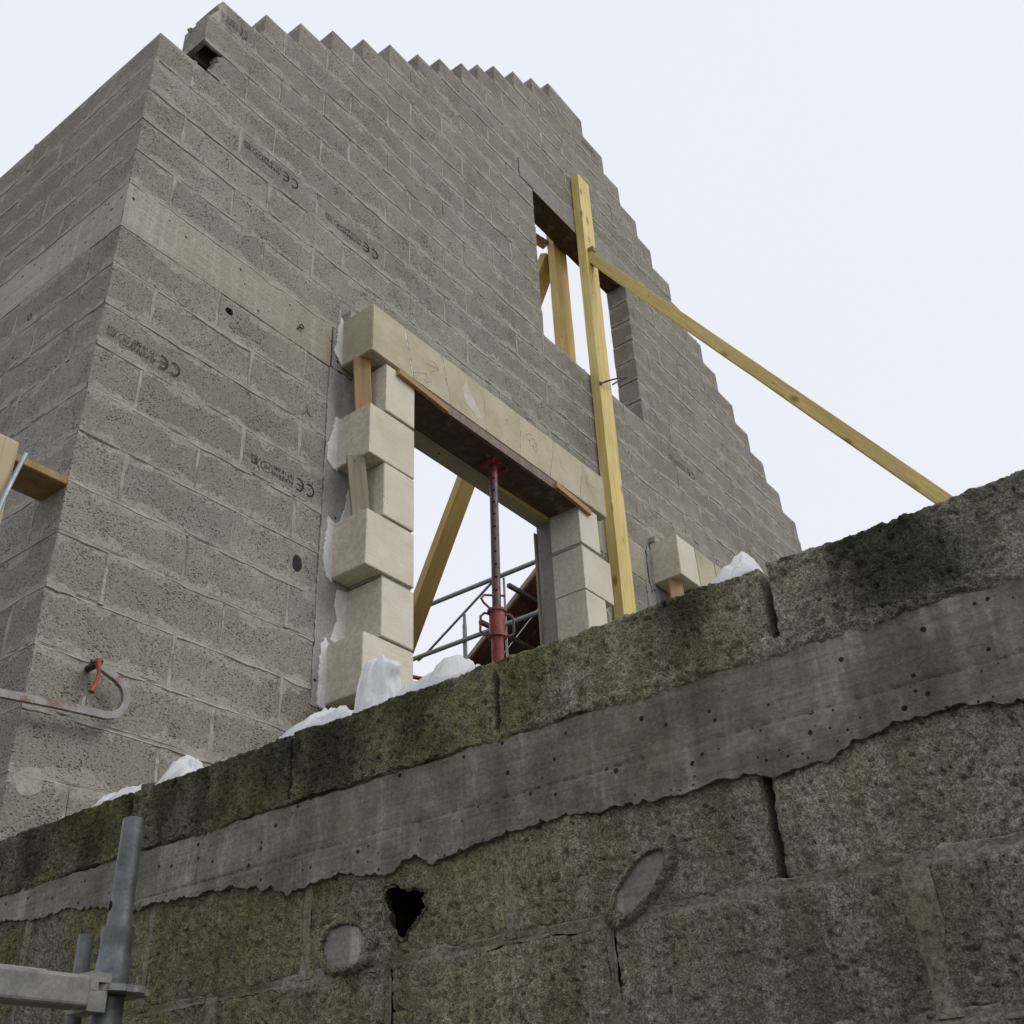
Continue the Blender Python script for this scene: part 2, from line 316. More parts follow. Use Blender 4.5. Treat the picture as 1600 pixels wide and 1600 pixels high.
def beam(name, p0, p1, w, d, side, mat, parent=None, r=.004, seg=2, cut0=None, bend=0):
    """timber from p0 to p1; its local X (size w) lies near 'side'"""
    p0, p1 = Vector(p0), Vector(p1); L = (p1 - p0).length; z = (p1 - p0).normalized(); x = (Vector(side) - z * Vector(side).dot(z)).normalized(); y = z.cross(x)
    bm = bmesh.new(); bmesh.ops.create_cube(bm, size=1)
    for v in bm.verts: v.co = Vector((v.co.x * w, v.co.y * d, v.co.z * L))
    bmesh.ops.bevel(bm, geom=list(bm.edges), offset=r, segments=seg, affect='EDGES', profile=.6)
    n = max(2, int(L / .25))
    for k in range(1, n):
        bmesh.ops.bisect_plane(bm, geom=bm.verts[:] + bm.edges[:] + bm.faces[:], plane_co=(0, 0, -L / 2 + L * k / n), plane_no=(0, 0, 1))
    for v in bm.verts:
        t = v.co.z / L; v.co.x += bend * (1 - 4 * t * t) + .002 * mnoise.noise(Vector((v.co.z * 3, v.co.x * 9, w))); v.co.y += .002 * mnoise.noise(Vector((v.co.z * 3, 7, v.co.y * 9)))
    if cut0:
        for v in bm.verts:
            if v.co.z < -L / 2 + .02: v.co.z += cut0 * (v.co.y / d)
    me = bpy.data.meshes.new(name); bm.to_mesh(me); bm.free(); me.materials.append(mat)
    o = bpy.data.objects.new(name, me); C.objects.link(o)
    mw = Matrix((x, y, z)).transposed().to_4x4(); mw.translation = (p0 + p1) / 2
    if parent:
        o.parent = parent; mw.translation -= wloc(parent)
    o.matrix_local = mw; return o
def tube(path, r, seg=12, closed=False, rad=None):
    P = [Vector(p) for p in path]; V = []; F = []; n = len(P); prevx = None
    for i, p in enumerate(P):
        a = P[(i - 1) % n] if (i > 0 or closed) else p; b = P[(i + 1) % n] if (i < n - 1 or closed) else p
        t = (b - a).normalized()
        if prevx is None: prevx = t.orthogonal().normalized()
        x = (prevx - t * prevx.dot(t)).normalized(); y = t.cross(x); prevx = x; rr = rad[i] if rad else r
        for k in range(seg):
            an = 2 * math.pi * k / seg; V.append(p + x * rr * math.cos(an) + y * rr * math.sin(an))
    m = n if closed else n - 1
    for i in range(m):
        for k in range(seg):
            j = (i + 1) % n; F.append((i * seg + k, i * seg + (k + 1) % seg, j * seg + (k + 1) % seg, j * seg + k))
    if not closed: F.append(tuple(range(seg))[::-1]); F.append(tuple((n - 1) * seg + k for k in range(seg)))
    return V, F
def lathe(x, y, prof, seg=28):
    V = []; F = []
    for r, z in prof:
        for k in range(seg): a = 2 * math.pi * k / seg; V.append((x + r * math.cos(a), y + r * math.sin(a), z))
    for i in range(len(prof) - 1):
        for k in range(seg): F.append((i * seg + k, i * seg + (k + 1) % seg, (i + 1) * seg + (k + 1) % seg, (i + 1) * seg + k))
    F.append(tuple(range(seg))[::-1]); F.append(tuple((len(prof) - 1) * seg + k for k in range(seg))); return V, F
def auto_smooth(o, ang=35):
    me = o.data; bm = bmesh.new(); bm.from_mesh(me)
    for f in bm.faces: f.smooth = True
    for e in bm.edges:
        if len(e.link_faces) == 2 and e.calc_face_angle(0) > math.radians(ang): e.smooth = False
    bm.to_mesh(me); bm.free(); return o
def ragged(pts, y0, y1, step=.008, amp=.003, seed=0, axis='y'):
    """slab with a torn outline: pts is a polygon in the wall plane"""
    rg = random.Random(seed); out = []
    n = len(pts)
    for i in range(n):
        a = Vector(pts[i]); b = Vector(pts[(i + 1) % n]); L = (b - a).length; k = max(1, int(L / step))
        nrm = Vector((-(b - a).y, (b - a).x)).normalized() if L > 0 else Vector((0, 0))
        for j in range(k):
            q = a + (b - a) * j / k; d = mnoise.noise(Vector((q.x * 45, q.y * 45, seed))) * amp * 2 + rg.uniform(-amp, amp) * .6
            out.append(q + nrm * d)
    V = []; m = len(out); c = sum(out, Vector((0, 0))) / m
    for q in out: V.append((q.x, y1, q.y))
    for q in out: V.append((q.x, y0 + (y1 - y0) * .35, q.y))
    for q in out:
        w = q + (c - q).normalized() * min(.004, (c - q).length * .3); V.append((w.x, y0, w.y))
    F = []
    for k in range(2):
        for i in range(m):
            j = (i + 1) % m; F.append((k * m + i, k * m + j, (k + 1) * m + j, (k + 1) * m + i))
    F.append(tuple(2 * m + i for i in range(m)))
    if axis == 'x': V = [(v[1], v[0], v[2]) for v in V]
    return V, F

# mortar joints: ribbons with torn edges, proud in some places and sunk in others
def ribbon(V, F, a, b, nrm, across, w=.010, seed=0, proud=.0, step=.014):
    a, b, nrm, across = Vector(a), Vector(b), Vector(nrm), Vector(across); L = (b - a).length
    n = max(2, int(L / step)); s = len(V)
    for i in range(n + 1):
        p = a + (b - a) * i / n
        k = Vector((p.x * 7.3, p.y * 7.3 + p.z * 2.1, p.z * 7.3 + seed)); k2 = Vector((p.x * 38, p.y * 38, p.z * 38 + seed))
        fat = mnoise.noise(k); r1 = mnoise.noise(k2); r2 = mnoise.noise(k2 + Vector((9, 5, 3)))
        fb = mnoise.noise(k * .6 + Vector((4, 4, 4))); w1 = w * (1.0 + 2.4 * max(0, fat) + .6 * r1 + .8 * max(0, fb)); w2 = w * (1.0 + 1.9 * max(0, fat) + .6 * r2)
        h = .0014 + proud + .0085 * fat + .003 * r1
        h = max(-.007, min(.0042, h))
        e = -.004 if h > 0 else -.006
        for c_, hh in ((-w1, e), (-w1 * .62, h if h > 0 else h * .5 - .001), (0, h - (.001 if h > 0 else .004)), (w2 * .62, h if h > 0 else h * .5 - .001), (w2, e)):
            V.append(p + across * c_ + nrm * hh)
    for i in range(n):
        for c_ in range(4):
            q = s + i * 5 + c_; F.append((q, q + 5, q + 6, q + 1))

# ------------------------------------------------------------------ layout numbers of the house
PL, PU = .2029, .1991                       # course heights below and above the cast band
ZB0, ZB1 = 11 * PL, 2.491                   # the band
TH = .18
GZ = -.55                                   # earth level behind the boundary wall
G = .0085                                   # joint width
left_top = {7: .293, 8: .558, 9: .792, 10: 1.027, 11: 1.275, 12: 1.502, 13: 1.769, 14: 1.991, 15: 2.223, 16: 2.418, 17: 2.618, 18: 2.87, 19: 3.13, 20: 3.38}
right_top = {20: 3.871, 19: 4.162, 18: 4.386, 17: 4.639, 16: 4.843, 15: 5.117, 14: 5.35, 13: 5.588, 12: 5.809, 11: 6.067, 10: 6.299, 9: 6.551, 8: 6.803, 7: 7.067}
WX0, WX1, WZ0, WZ1 = 3.02, 4.275, ZB1 + 6 * PU - .022, ZB1 + 13 * PU        # upper opening
courses = []                                # (z0, z1, left, right, joint offset, key)
for k in range(-3, 11): courses.append((k * PL, (k + 1) * PL, 0., 7.09, .2 if k % 2 else 0., ('l', k)))
for j in range(0, 21):
    L_ = left_top.get(j, 0.); R_ = right_top.get(j, 7.09)
    if j == 5: L_ = .34
    if j == 6: L_ = .224
    courses.append((ZB1 + j * PU, ZB1 + (j + 1) * PU, L_, R_, .2 if j % 2 == 0 else 0., ('u', j)))

gable = thing('gable_wall', 'tall grey concrete block gable wall with stepped unfinished top and two openings', 'wall', (0, 0, GZ))
side = thing('side_wall', 'grey concrete block side wall receding left from the corner under the open sky', 'wall', (0, 2, GZ))
bcache = {}
def block_mesh(dx, dy, dz, var):
    k = (round(dx, 3), round(dy, 3), round(dz, 3), var)
    if k not in bcache:
        me = bev_box(dx, dy, dz, .0035, .0016, hash(k) % 9999); me.name = 'block'; me.materials.append(M['block']); bcache[k] = me
    return bcache[k]
blocks = []; stuffs = []
def put_block(par, x0, x1, y0, y1, z0, z1):
    dx, dy, dz = x1 - x0, y1 - y0, z1 - z0
    var = random.randrange(5)
    me = block_mesh(dx, dy, dz, var)
    c = ((x0 + x1) / 2 , (y0 + y1) / 2, (z0 + z1) / 2)
    j = (random.uniform(-.0015, .0015), random.uniform(-.002, .002), random.uniform(-.001, .001))
    o = link('block', me, None, par, (c[0] + (j[0] if dx > dy else j[1]), c[1] + (j[1] if dx > dy else j[0]), c[2] + j[2]))
    o.rotation_euler = (random.uniform(-.003, .003), random.uniform(-.002, .002), random.uniform(-.003, .003)) if dx > dy else (0, 0, 0)
    return o
MV, MF = [], []                              # gable mortar
SV, SF = [], []                              # side wall mortar
allb = []
def spans_minus(a, b, cuts):
    s = [(a, b)]
    for c0, c1 in cuts:
        t = []
        for p, q in s:
            if c1 <= p or c0 >= q: t.append((p, q)); continue
            if c0 > p: t.append((p, c0))
            if c1 < q: t.append((c1, q))
        s = t
    return s
for z0, z1, L_, R_, off, key in courses:
    zc = (z0 + z1) / 2; cuts = []
    if key[0] == 'l':
        if zc > .53: cuts.append((1.15, 3.32))
        elif zc > .42: cuts.append((1.2, 3.23))
        cuts.append((4.03, 6.3)) if zc > .53 else None
    else:
        if WZ0 < zc < WZ1: cuts.append((WX0, WX1))
        if key[1] == 13: cuts.append((2.86, 4.52))
    for a, b in spans_minus(L_, R_, cuts):
        xs = [a]; k = 0
        n0 = math.floor((a - off) / .5) + 1
        x = off + .5 * n0
        while x < b - .05:
            if x - a > .055: xs.append(x)
            x += .5
        xs.append(b)
        for i in range(len(xs) - 1):
            p, q = xs[i], xs[i + 1]
            g0 = G / 2 if i > 0 else 0; g1 = G / 2 if i < len(xs) - 2 else 0
            if i == 0 and a == 0. and off == .2:
                # header seen here is the end of a side wall stretcher: the corner block
                o = put_block(gable, 0, .2 - G / 2, 0, .5 - G / 2, z0 + G / 2, z1 - G / 2)
            else:
                if key == ('u', 6) and i == 0 and a < 1: 
                    pass
                else:
                    o = put_block(gable, p + g0, q - g1, 0, TH, z0 + G / 2, z1 - G / 2)
                    if key == ('u', 5) and i == 0 and a < 1: broken = o
            allb.append((o, key, p, q))
            if i > 0: ribbon(MV, MF, (p, 0, z0 + .002), (p, 0, z1 - .002), (0, -1, 0), (1, 0, 0), .0075, int(p * 10) + 40)
        # bed joint under this course
        if z0 not in (ZB1,) or True: ribbon(MV, MF, (a + (.001 if a > 0 else -.001), 0, z0), (b - .001, 0, z0), (0, -1, 0), (0, 0, 1), .0085, int(zc * 100), .0008)
# reveal joints of the upper opening and the step ends
for z0, z1, L_, R_, off, key in courses:
    if key[0] == 'u' and 6 <= key[1] < 13 :
        pass
    if key[0] == 'u' and key[1] <= 4 or key[0] == 'l': pass

# side wall: courses answer the gable's bond
SY1 = 4.2
for z0, z1, L_, R_, off, key in courses:
    if key[0] == 'u' and key[1] > 4: continue
    start = .5 if off == .2 else .0
    ys = [start if start else TH]; y = .5 if start == 0. and False else None
    first = .2 if off == 0. else .5
    y = first
    pts = [first]
    while y + .5 < SY1: y += .5; pts.append(y)
    pts.append(SY1)
    if off == 0.:  # gable stretcher returns 0.18 deep, next block starts behind it
        lo = [TH] + pts[1:] if pts[0] - TH < .03 else [TH] + pts
    else: lo = pts
    for i in range(len(lo) - 1):
        p, q = lo[i], lo[i + 1]
        put_block(side, 0, TH, p + G / 2, q - (G / 2 if i < len(lo) - 2 else 0), z0 + G / 2, z1 - G / 2)
        ribbon(SV, SF, (0, p, z0 + .002), (0, p, z1 - .002), (-1, 0, 0), (0, 1, 0), .0075, int(p * 10))
    ribbon(SV, SF, (0, -.001, z0), (0, SY1, z0), (-1, 0, 0), (0, 0, 1), .0085, int(z0 * 100) + 7, .0008)
# keep at most 300 named blocks per wall: the remote low ones become one part
kids = [o for o in gable.children if o.name.startswith('block')]
camp = Vector((-1.57, -2.98, -1.1))
def seen(o):
    c = wloc(o); return (c - camp).length + (6 if c.z < (-.33 + 1.1) / 1.35 * (c.x + 1.57) * .8 - 1.3 else 0)
kids.sort(key=seen)
rest = kids[300:]
if rest:
    V = []; F = []
    for o in rest:
        n = len(V); w = wloc(o); V += [tuple(Vector(v.co) + w) for v in o.data.vertices]; F += [tuple(i + n for i in p.vertices) for p in o.data.polygons]
        bpy.data.objects.remove(o)
    mk('block', V, F, M['block'], gable, 'stuff')

# cast band round the corner
def noisy_box(x0, x1, y0, y1, z0, z1, face, res=.02, amp=.002, seed=0):
    """box whose visible face ('y' = -Y, 'x' = -X) is a gently uneven grid"""
    if face == 'y': u0, u1 = x0, x1
    else: u0, u1 = y0, y1
    nu = max(2, int((u1 - u0) / res)); nv = max(2, int((z1 - z0) / res)); V = []; F = []
    for i in range(nu + 1):
        for j in range(nv + 1):
            u = u0 + (u1 - u0) * i / nu; z = z0 + (z1 - z0) * j / nv
            d = mnoise.noise(Vector((u * 4, z * 9, seed))) * amp + mnoise.noise(Vector((u * 30, z * 30, seed))) * amp * .4
            if j in (0, nv): d -= .0015; z += mnoise.noise(Vector((u * 22, seed, 3))) * .003
            V.append((u, y0 - d, z) if face == 'y' else (x0 - d, u, z))
    for i in range(nu):
        for j in range(nv):
            q = i * (nv + 1) + j; f = (q, q + nv + 1, q + nv + 2, q + 1); F.append(f if face == 'y' else f[::-1])
    bv, bf = boxv(x0 + .0005, x1 - .0005, y0 + .004, y1, z0 + .001, z1 - .001) if face == 'y' else boxv(x0 + .004, x1, y0 + .0005, y1 - .0005, z0 + .001, z1 - .001)
    n = len(V); V += bv; F += [tuple(i + n for i in f) for f in bf]; return V, F
v, f = noisy_box(-.003, 1.15, -.004, TH, ZB0 - .003, ZB1 - .003, 'y', seed=3); mk('cast_band', v, f, M['band'], gable)
v, f = noisy_box(3.26, 4.04, -.003, TH, ZB0 - .003, ZB1 - .003, 'y', seed=4); mk('cast_band', v, f, M['band'], gable)
v, f = noisy_box(6.3, 7.09, -.003, TH, ZB0 - .003, ZB1 - .003, 'y', seed=5); mk('cast_band', v, f, M['band'], gable)
v, f = noisy_box(-.004, TH, -.0035, SY1, ZB0 - .003, ZB0 + .105, 'x', seed=6); mk('cast_band', v, f, M['band'], side)
v, f = noisy_box(-.0015, TH, -.0025, SY1, ZB0 + .1055, ZB1 - .003, 'x', seed=8); mk('cast_band', v, f, M['band'], side)
ribbon(MV, MF, (-.002, -.002, ZB1 - .004), (1.16, -.002, ZB1 - .004), (0, -1, 0), (0, 0, 1), .014, 77, .004)
ribbon(SV, SF, (-.002, 0, ZB1 - .004), (-.002, SY1, ZB1 - .004), (-1, 0, 0), (0, 0, 1), .013, 78, .003)
# cast columns beside the stone frame, cast lintel behind it, and the second frame's
v, f = ragged([(1.148, .53), (1.345, .53), (1.345, 2.232), (1.148, 2.232)], -.004, .11, .02, .004, 5); mk('cast_column', v, f, M['column'], gable)
v, f = ragged([(1.16, 2.236), (1.3, 2.236), (1.3, 2.488), (1.16, 2.488)], -.002, .11, .02, .003, 15); mk('cast_column', v, f, M['column'], gable)
v, f = noisy_box(2.945, 3.33, -.003, .11, .53, 2.20, 'y', seed=9); mk('cast_column', v, f, M['grey_board'] if False else M['column'], gable)
v, f = boxv(1.31, 3.25, .002, .112, 2.203, 2.488); mk('cast_lintel', v, f, M['soffit_concrete'], gable)
v, f = noisy_box(4.0, 4.3, -.004, .11, .53, 2.232, 'y', seed=12, amp=.006); mk('cast_column', v, f, M['column'], gable)
v, f = boxv(4.08, 6.3, .002, .112, 2.203, 2.488); mk('cast_lintel', v, f, M['soffit_concrete'], gable)
# lintel above the upper opening
v, f = noisy_box(2.86 + .002, 4.52 - .002, -.004, TH, WZ1 + .003, WZ1 + PU - .003, 'y', amp=.003, seed=13); mk('cast_lintel', v, f, M['lintel'], gable)
mk('mortar', MV, MF, M['mortar'], gable, 'stuff'); mk('mortar', SV, SF, M['mortar'], side, 'stuff')

# the hollow block bared at the broken corner
zc0 = ZB1 + 6 * PU + G / 2; zc1 = ZB1 + 7 * PU - G / 2
parts = [boxv(.224, .7 - G / 2, 0, .026, zc0, zc1), boxv(.224, .7 - G / 2, TH - .026, TH, zc0, zc1), boxv(.224, .25, .0265, TH - .0265, zc0, zc1),
         boxv(.37, .395, .0265, TH - .0265, zc0, zc1), boxv(.395, .6955, .0265, TH - .0265, zc0 + .001, zc1 - .001), boxv(.2505, .3695, .112, .128, zc0 + .002, zc1 - .03), boxv(.2505, .3695, .0265, .1535, zc1 - .028, zc1 - .001)]
v, f = joinm(parts); hb = mk('block', v, f, M['block'], gable)
bpy.data.objects.remove(broken)
pb = [(.262, 0), (.285, .035), (.300, .06), (.297, .09), (.318, .12), (.300, .15), (.325, .172), (.36, .194), (.496, .194), (.496, 0)]
v, f = ragged([(x, ZB1 + 5 * PU + .004 + z) for x, z in pb], 0, .05, .01, .003, 8); mk('block', v, f, M['block'], gable)
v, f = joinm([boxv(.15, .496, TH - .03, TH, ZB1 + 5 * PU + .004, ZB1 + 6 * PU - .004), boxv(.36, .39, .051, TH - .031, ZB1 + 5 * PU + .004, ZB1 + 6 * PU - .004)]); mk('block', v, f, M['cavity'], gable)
V = []; F = []
rg = random.Random(4)
zt = ZB1 + 7 * PU - .004; v, f = ragged([(.232, zt), (.33, zt), (.33, zt + .195), (.286, zt + .19), (.268, zt + .13), (.272, zt + .09), (.25, zt + .05)], .002, TH - .01, .009, .006, 3); mk('mortar_lump', v, f, M['mortar'], gable)
for (x, y, z, r) in [(.262, .10, ZB1 + 7 * PU + .012, .022), (.235, .14, ZB1 + 7 * PU, .02), (.23, .13, ZB1 + 6.9 * PU, .014), (.20, .12, ZB1 + 5 * PU + .012, .03), (.27, .10, ZB1 + 5 * PU + .01, .035), (.31, .07, ZB1 + 5 * PU + .02, .04)]:
    bm = bmesh.new(); bmesh.ops.create_icosphere(bm, subdivisions=2, radius=r)
    for q in bm.verts: q.co *= 1 + .6 * mnoise.noise(q.co * 70 + Vector((x * 50, y, z)))
    for q in bm.verts: q.co.z *= .55
    n = len(V); V += [q.co + Vector((x, y, z)) for q in bm.verts]; F += [tuple(w.index + n for w in p.verts) for p in bm.faces]; bm.free()
mk('mortar_lump', V, F, M['mortar'], gable, 'stuff')
# tie holes, filled hole, spalled patch
def hole(x, y, z, rx, rz, axis, par, name='tie_hole', mat='iron', seed=0, proud=-.0016):
    pts = []
    for k in range(26):
        a = 2 * math.pi * k / 26; r = 1 + .22 * mnoise.noise(Vector((math.cos(a) * 1.5, math.sin(a) * 1.5, seed)))
        pts.append((math.cos(a) * rx * r, math.sin(a) * rz * r))
    if axis == 'y': V = [(x + a, proud, z + b) for a, b in pts] + [(x + a * .7, proud - .0003, z + b * .7) for a, b in pts] + [(x, proud - .0003, z)]
    else: V = [(proud, y + a, z + b) for a, b in pts] + [(proud - .0003, y + a * .7, z + b * .7) for a, b in pts] + [(proud - .0003, y, z)]
    n = 26; F = [(i, (i + 1) % n, n + (i + 1) % n, n + i) for i in range(n)] + [(n + i, n + (i + 1) % n, 2 * n) for i in range(n)]
    return mk(name, V, F, M[mat], par)
def blackm():
    s = N('hole_dark'); w = s.vec(False, src='Position'); return s.fin(s.ramp(s.noise(w, 90, 3), [(.3, (.006, .006, .005)), (.7, (.02, .018, .015))]), 1, None, 0)
M['hole'] = blackm()
hole(.558, 0, 2.159, .021, .019, 'y', gable, mat='hole', seed=1)
hole(0, .315, 2.147, .02, .024, 'x', side, mat='hole', seed=2)
hole(1.05, 0, 1.915, .021, .031, 'y', gable, 'mortar_plug', 'patch', 3, -.003)
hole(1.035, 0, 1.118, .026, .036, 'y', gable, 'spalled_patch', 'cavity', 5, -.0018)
hole(.068, 0, -.02, .05, .04, 'y', gable, 'mortar_plug', 'mortar', 6, -.003)

# maker's stamps, printed upside down on some blocks
def glyphs(txt, size):
    cu = bpy.data.curves.new('t', 'FONT'); cu.body = txt; cu.size = size; cu.resolution_u = 2; cu.offset = size * .012
    o = bpy.data.objects.new('t', cu); C.objects.link(o); dg = bpy.context.evaluated_depsgraph_get(); me = bpy.data.meshes.new_from_object(o.evaluated_get(dg))
    V = [tuple(v.co) for v in me.vertices]; F = [tuple(p.vertices) for p in me.polygons]; bpy.data.objects.remove(o); return V, F
def arc(cx, cy, rx, ry, a0, a1, w, n=24):
    V = []; F = []
    for i in range(n + 1):
        a = math.radians(a0 + (a1 - a0) * i / n); V += [(cx + (rx - w) * math.cos(a), cy + (ry - w) * math.sin(a), 0), (cx + (rx + w) * math.cos(a), cy + (ry + w) * math.sin(a), 0)]
    for i in range(n): F.append((2 * i, 2 * i + 1, 2 * i + 3, 2 * i + 2))
    return V, F
def place(vf, dx, dy, sx=1, sy=1): return [(x * sx + dx, y * sy + dy, 0) for x, y, z in vf[0]], vf[1]
def stamp(x1, z, num, width=.35, parent=None, clip=None, fade=False):
    """x1 = right end in the wall, where the upside-down print begins"""
    ps = [arc(.030, .030, .024, .028, 55, 305, .004), arc(.088, .030, .024, .028, 60, 300, .004), ([(.066, .027, 0), (.1, .027, 0), (.1, .033, 0), (.066, .033, 0)], [(0, 1, 2, 3)]),
          place(glyphs('ALKERNS', .030), .118, .034, .95), place(glyphs(num, .027), .114, .004, .92),
          arc(.263, .032, .030, .024, 0, 360, .0016, 36), place(glyphs('NF', .026), .246, .023, 1.0), arc(.27, .034, .04, .036, -50, 40, .0015),
          place(glyphs('EPR', .022), .311, .033), place(glyphs('R23', .022), .311, .010), ([(.308, .006, 0), (.352, .006, 0), (.352, .008, 0), (.308, .008, 0)], [(0, 1, 2, 3)]),
          ([(.308, .029, 0), (.352, .029, 0), (.352, .0305, 0), (.308, .0305, 0)], [(0, 1, 2, 3)])]
    V, F = joinm(ps); k = width / .352
    W = [(x1 - v[0] * k, -.0032, z + .03 - v[1]) for v in V]
    if clip is not None:
        keep = [f for f in F if all(W[i][0] > clip for i in f)]; F = keep
    F = [f[::-1] for f in F]
    used = sorted({i for f in F for i in f}); mp = {a: b for b, a in enumerate(used)}; W = [W[i] for i in used]; F = [tuple(mp[i] for i in f) for f in F]
    best = None
    for o in gable.children:
        if o.name.startswith('block') and 'kind' not in o:
            c = wloc(o); d = abs(c.z - z) * 5 + abs(c.x - (x1 - width / 2))
            if best is None or d < best[0]: best = (d, o)
    mk('stamp', W, F, M['ink'], best[1])
for st in [(.366, 1.700, '172 18 B40', .342), (1.104, 1.492, '167 18 B40', .362), (.872, 3.212, '172 18 B40', .355), (1.452, 3.172, '172 18 B40', .395), (.46, 3.965, '167 18 B40', .17), (4.03, 6.375, '172 18 B40', .2), (5.005, 3.545, '172 18 B40', .40)]:
    stamp(st[0], st[1], st[2], st[3])
hs = place(glyphs('D', .05), 0, 0); W = [(-.0032, .56 + v[0], 2.06 + v[1]) for v in hs[0]]
mk('stamp', W, hs[1], M['ink'], [o for o in side.children if o.name.startswith('block')][0])

# ------------------------------------------------------------------ stone window frames
frame = thing('stone_window_frame', 'pale limestone window surround with toothed quoins in the middle of the gable', 'window frame', (2.2, -.1, .25), 'stone window frames of the gable')
YF = -.21
def stone(par, x0, x1, z0, z1, mat='stone', y0=YF, y1=-.004, seed=0, r=.005, name='quoin_stone'):
    return bbox_obj(name, x0, x1, y0, y1, z0, z1, M[mat], par, r, .0008, seed, seg=2)
tops = [2.240, 1.952, 1.674, 1.388, 1.095, .812]
for i, zt in enumerate(tops):
    lg = i % 2 == 1
    stone(frame, 1.218 if lg else 1.318, 1.517, zt - (.272 if i < 5 else .26), zt, seed=i)
    stone(frame, 2.915, 3.208 if lg else 3.114, zt - .272 - (.006 if i else .002), zt - .006, seed=i + 20)
js = [(1.215, 1.215), (1.441, 1.507), (1.722, 1.786), (2.058, 2.074), (2.393, 2.366), (2.710, 2.642), (3.006, 2.936), (3.231, 3.231)]
def voussoir(par, a, b, z0, z1, seed, mat='stone_old', y0=YF, y1=-.004, nm='lintel_stone'):
    g = .0025; t0, b0, t1_, b1_ = a[0] + g, a[1] + g, b[0] - g, b[1] - g
    P = [(b0, z0), (b1_, z0), (t1_, z1), (t0, z1)]
    bm = bmesh.new(); vs0 = [bm.verts.new((x, y0, z)) for x, z in P]; vs1 = [bm.verts.new((x, y1, z)) for x, z in P]
    bm.faces.new(vs0); bm.faces.new(vs1[::-1])
    for i in range(4): bm.faces.new((vs0[(i + 1) % 4], vs0[i], vs1[i], vs1[(i + 1) % 4]))
    bmesh.ops.recalc_face_normals(bm, faces=bm.faces); bmesh.ops.bevel(bm, geom=list(bm.edges), offset=.004, segments=2, affect='EDGES')
    vv = [tuple(v.co) for v in bm.verts]; ff = [tuple(v.index for v in f.verts) for f in bm.faces]; bm.verts.index_update()
    vv = [tuple(v.co) for v in bm.verts]; ff = [tuple(v.index for v in f.verts) for f in bm.faces]; bm.free()
    return mk(nm, vv, ff, M[mat], par)
lst = [voussoir(frame, js[i], js[i + 1], 2.264 , 2.553, i) for i in range(7)]
# thin white joint fillets between the lintel stones
for i in range(1, 7):
    t, b = js[i]; v, f = ragged([(b - .0035, 2.268), (b + .0035, 2.268), (t + .0035, 2.549), (t - .0035, 2.549)], YF + .0005, YF + .02, .01, .0014, i); mk('joint', v, f, M['plaster' if i == 1 else 'stone'], frame)
bbox_obj('sill_stone', 1.30, 3.13, YF - .03, .10, .41, .53, M['stone'], frame, .006)
# bedding mortar seen between the quoins
for i, zt in enumerate(tops[:-1]):
    zz = zt - .276
    v, f = ragged([(1.322, zz - .010), (1.513, zz - .010), (1.513, zz + .004), (1.322, zz + .004)], YF + .012, -.01, .01, .0015, i + 60); mk('mortar', v, f, M['drab_mortar'], frame, 'stuff')
    v, f = ragged([(2.919, zz - .012), (3.11, zz - .012), (3.11, zz + .001), (2.919, zz + .001)], YF + .010, -.01, .01, .0015, i + 80); mk('mortar', v, f, M['drab_mortar'], frame, 'stuff')
# weathered fillet on the lintel back
v, f = ragged([(1.22, 2.556), (3.24, 2.556), (3.24, 2.60), (1.22, 2.60)], -.05, .001, .02, .006, 31); mk('mortar', v, f, M['drab_mortar'], frame, 'stuff')
# white plaster squeezed out behind the long quoins
for k, pts in enumerate([[(1.225, 2.27), (1.165, 2.335), (1.186, 2.40), (1.184, 2.48), (1.203, 2.57), (1.225, 2.55)], [(1.225, 1.665), (1.195, 1.672), (1.162, 1.70), (1.160, 1.78), (1.19, 1.88), (1.200, 1.96), (1.225, 1.96)],
        [(1.225, 1.10), (1.20, 1.115), (1.176, 1.15), (1.170, 1.24), (1.18, 1.33), (1.184, 1.41), (1.225, 1.40)], [(1.225, .53), (1.178, .54), (1.180, .70), (1.183, .80), (1.205, .84), (1.225, .82)],
        [(1.335, 1.672), (1.30, 1.60), (1.285, 1.5), (1.25, 1.40), (1.335, 1.39)], [(1.335, 1.10), (1.262, 1.08), (1.25, 1.0), (1.268, .94), (1.23, .84), (1.335, .82)], [(1.30, 2.25), (1.275, 2.10), (1.285, 2.0), (1.26, 1.96), (1.335, 1.95), (1.335, 2.25)]]):
    v, f = ragged(pts, -.011 if k < 4 else -.007, -.0035, .009, .0035, 100 + k); mk('plaster', v, f, M['plaster'] if k != 6 else M['drab_mortar'], frame)
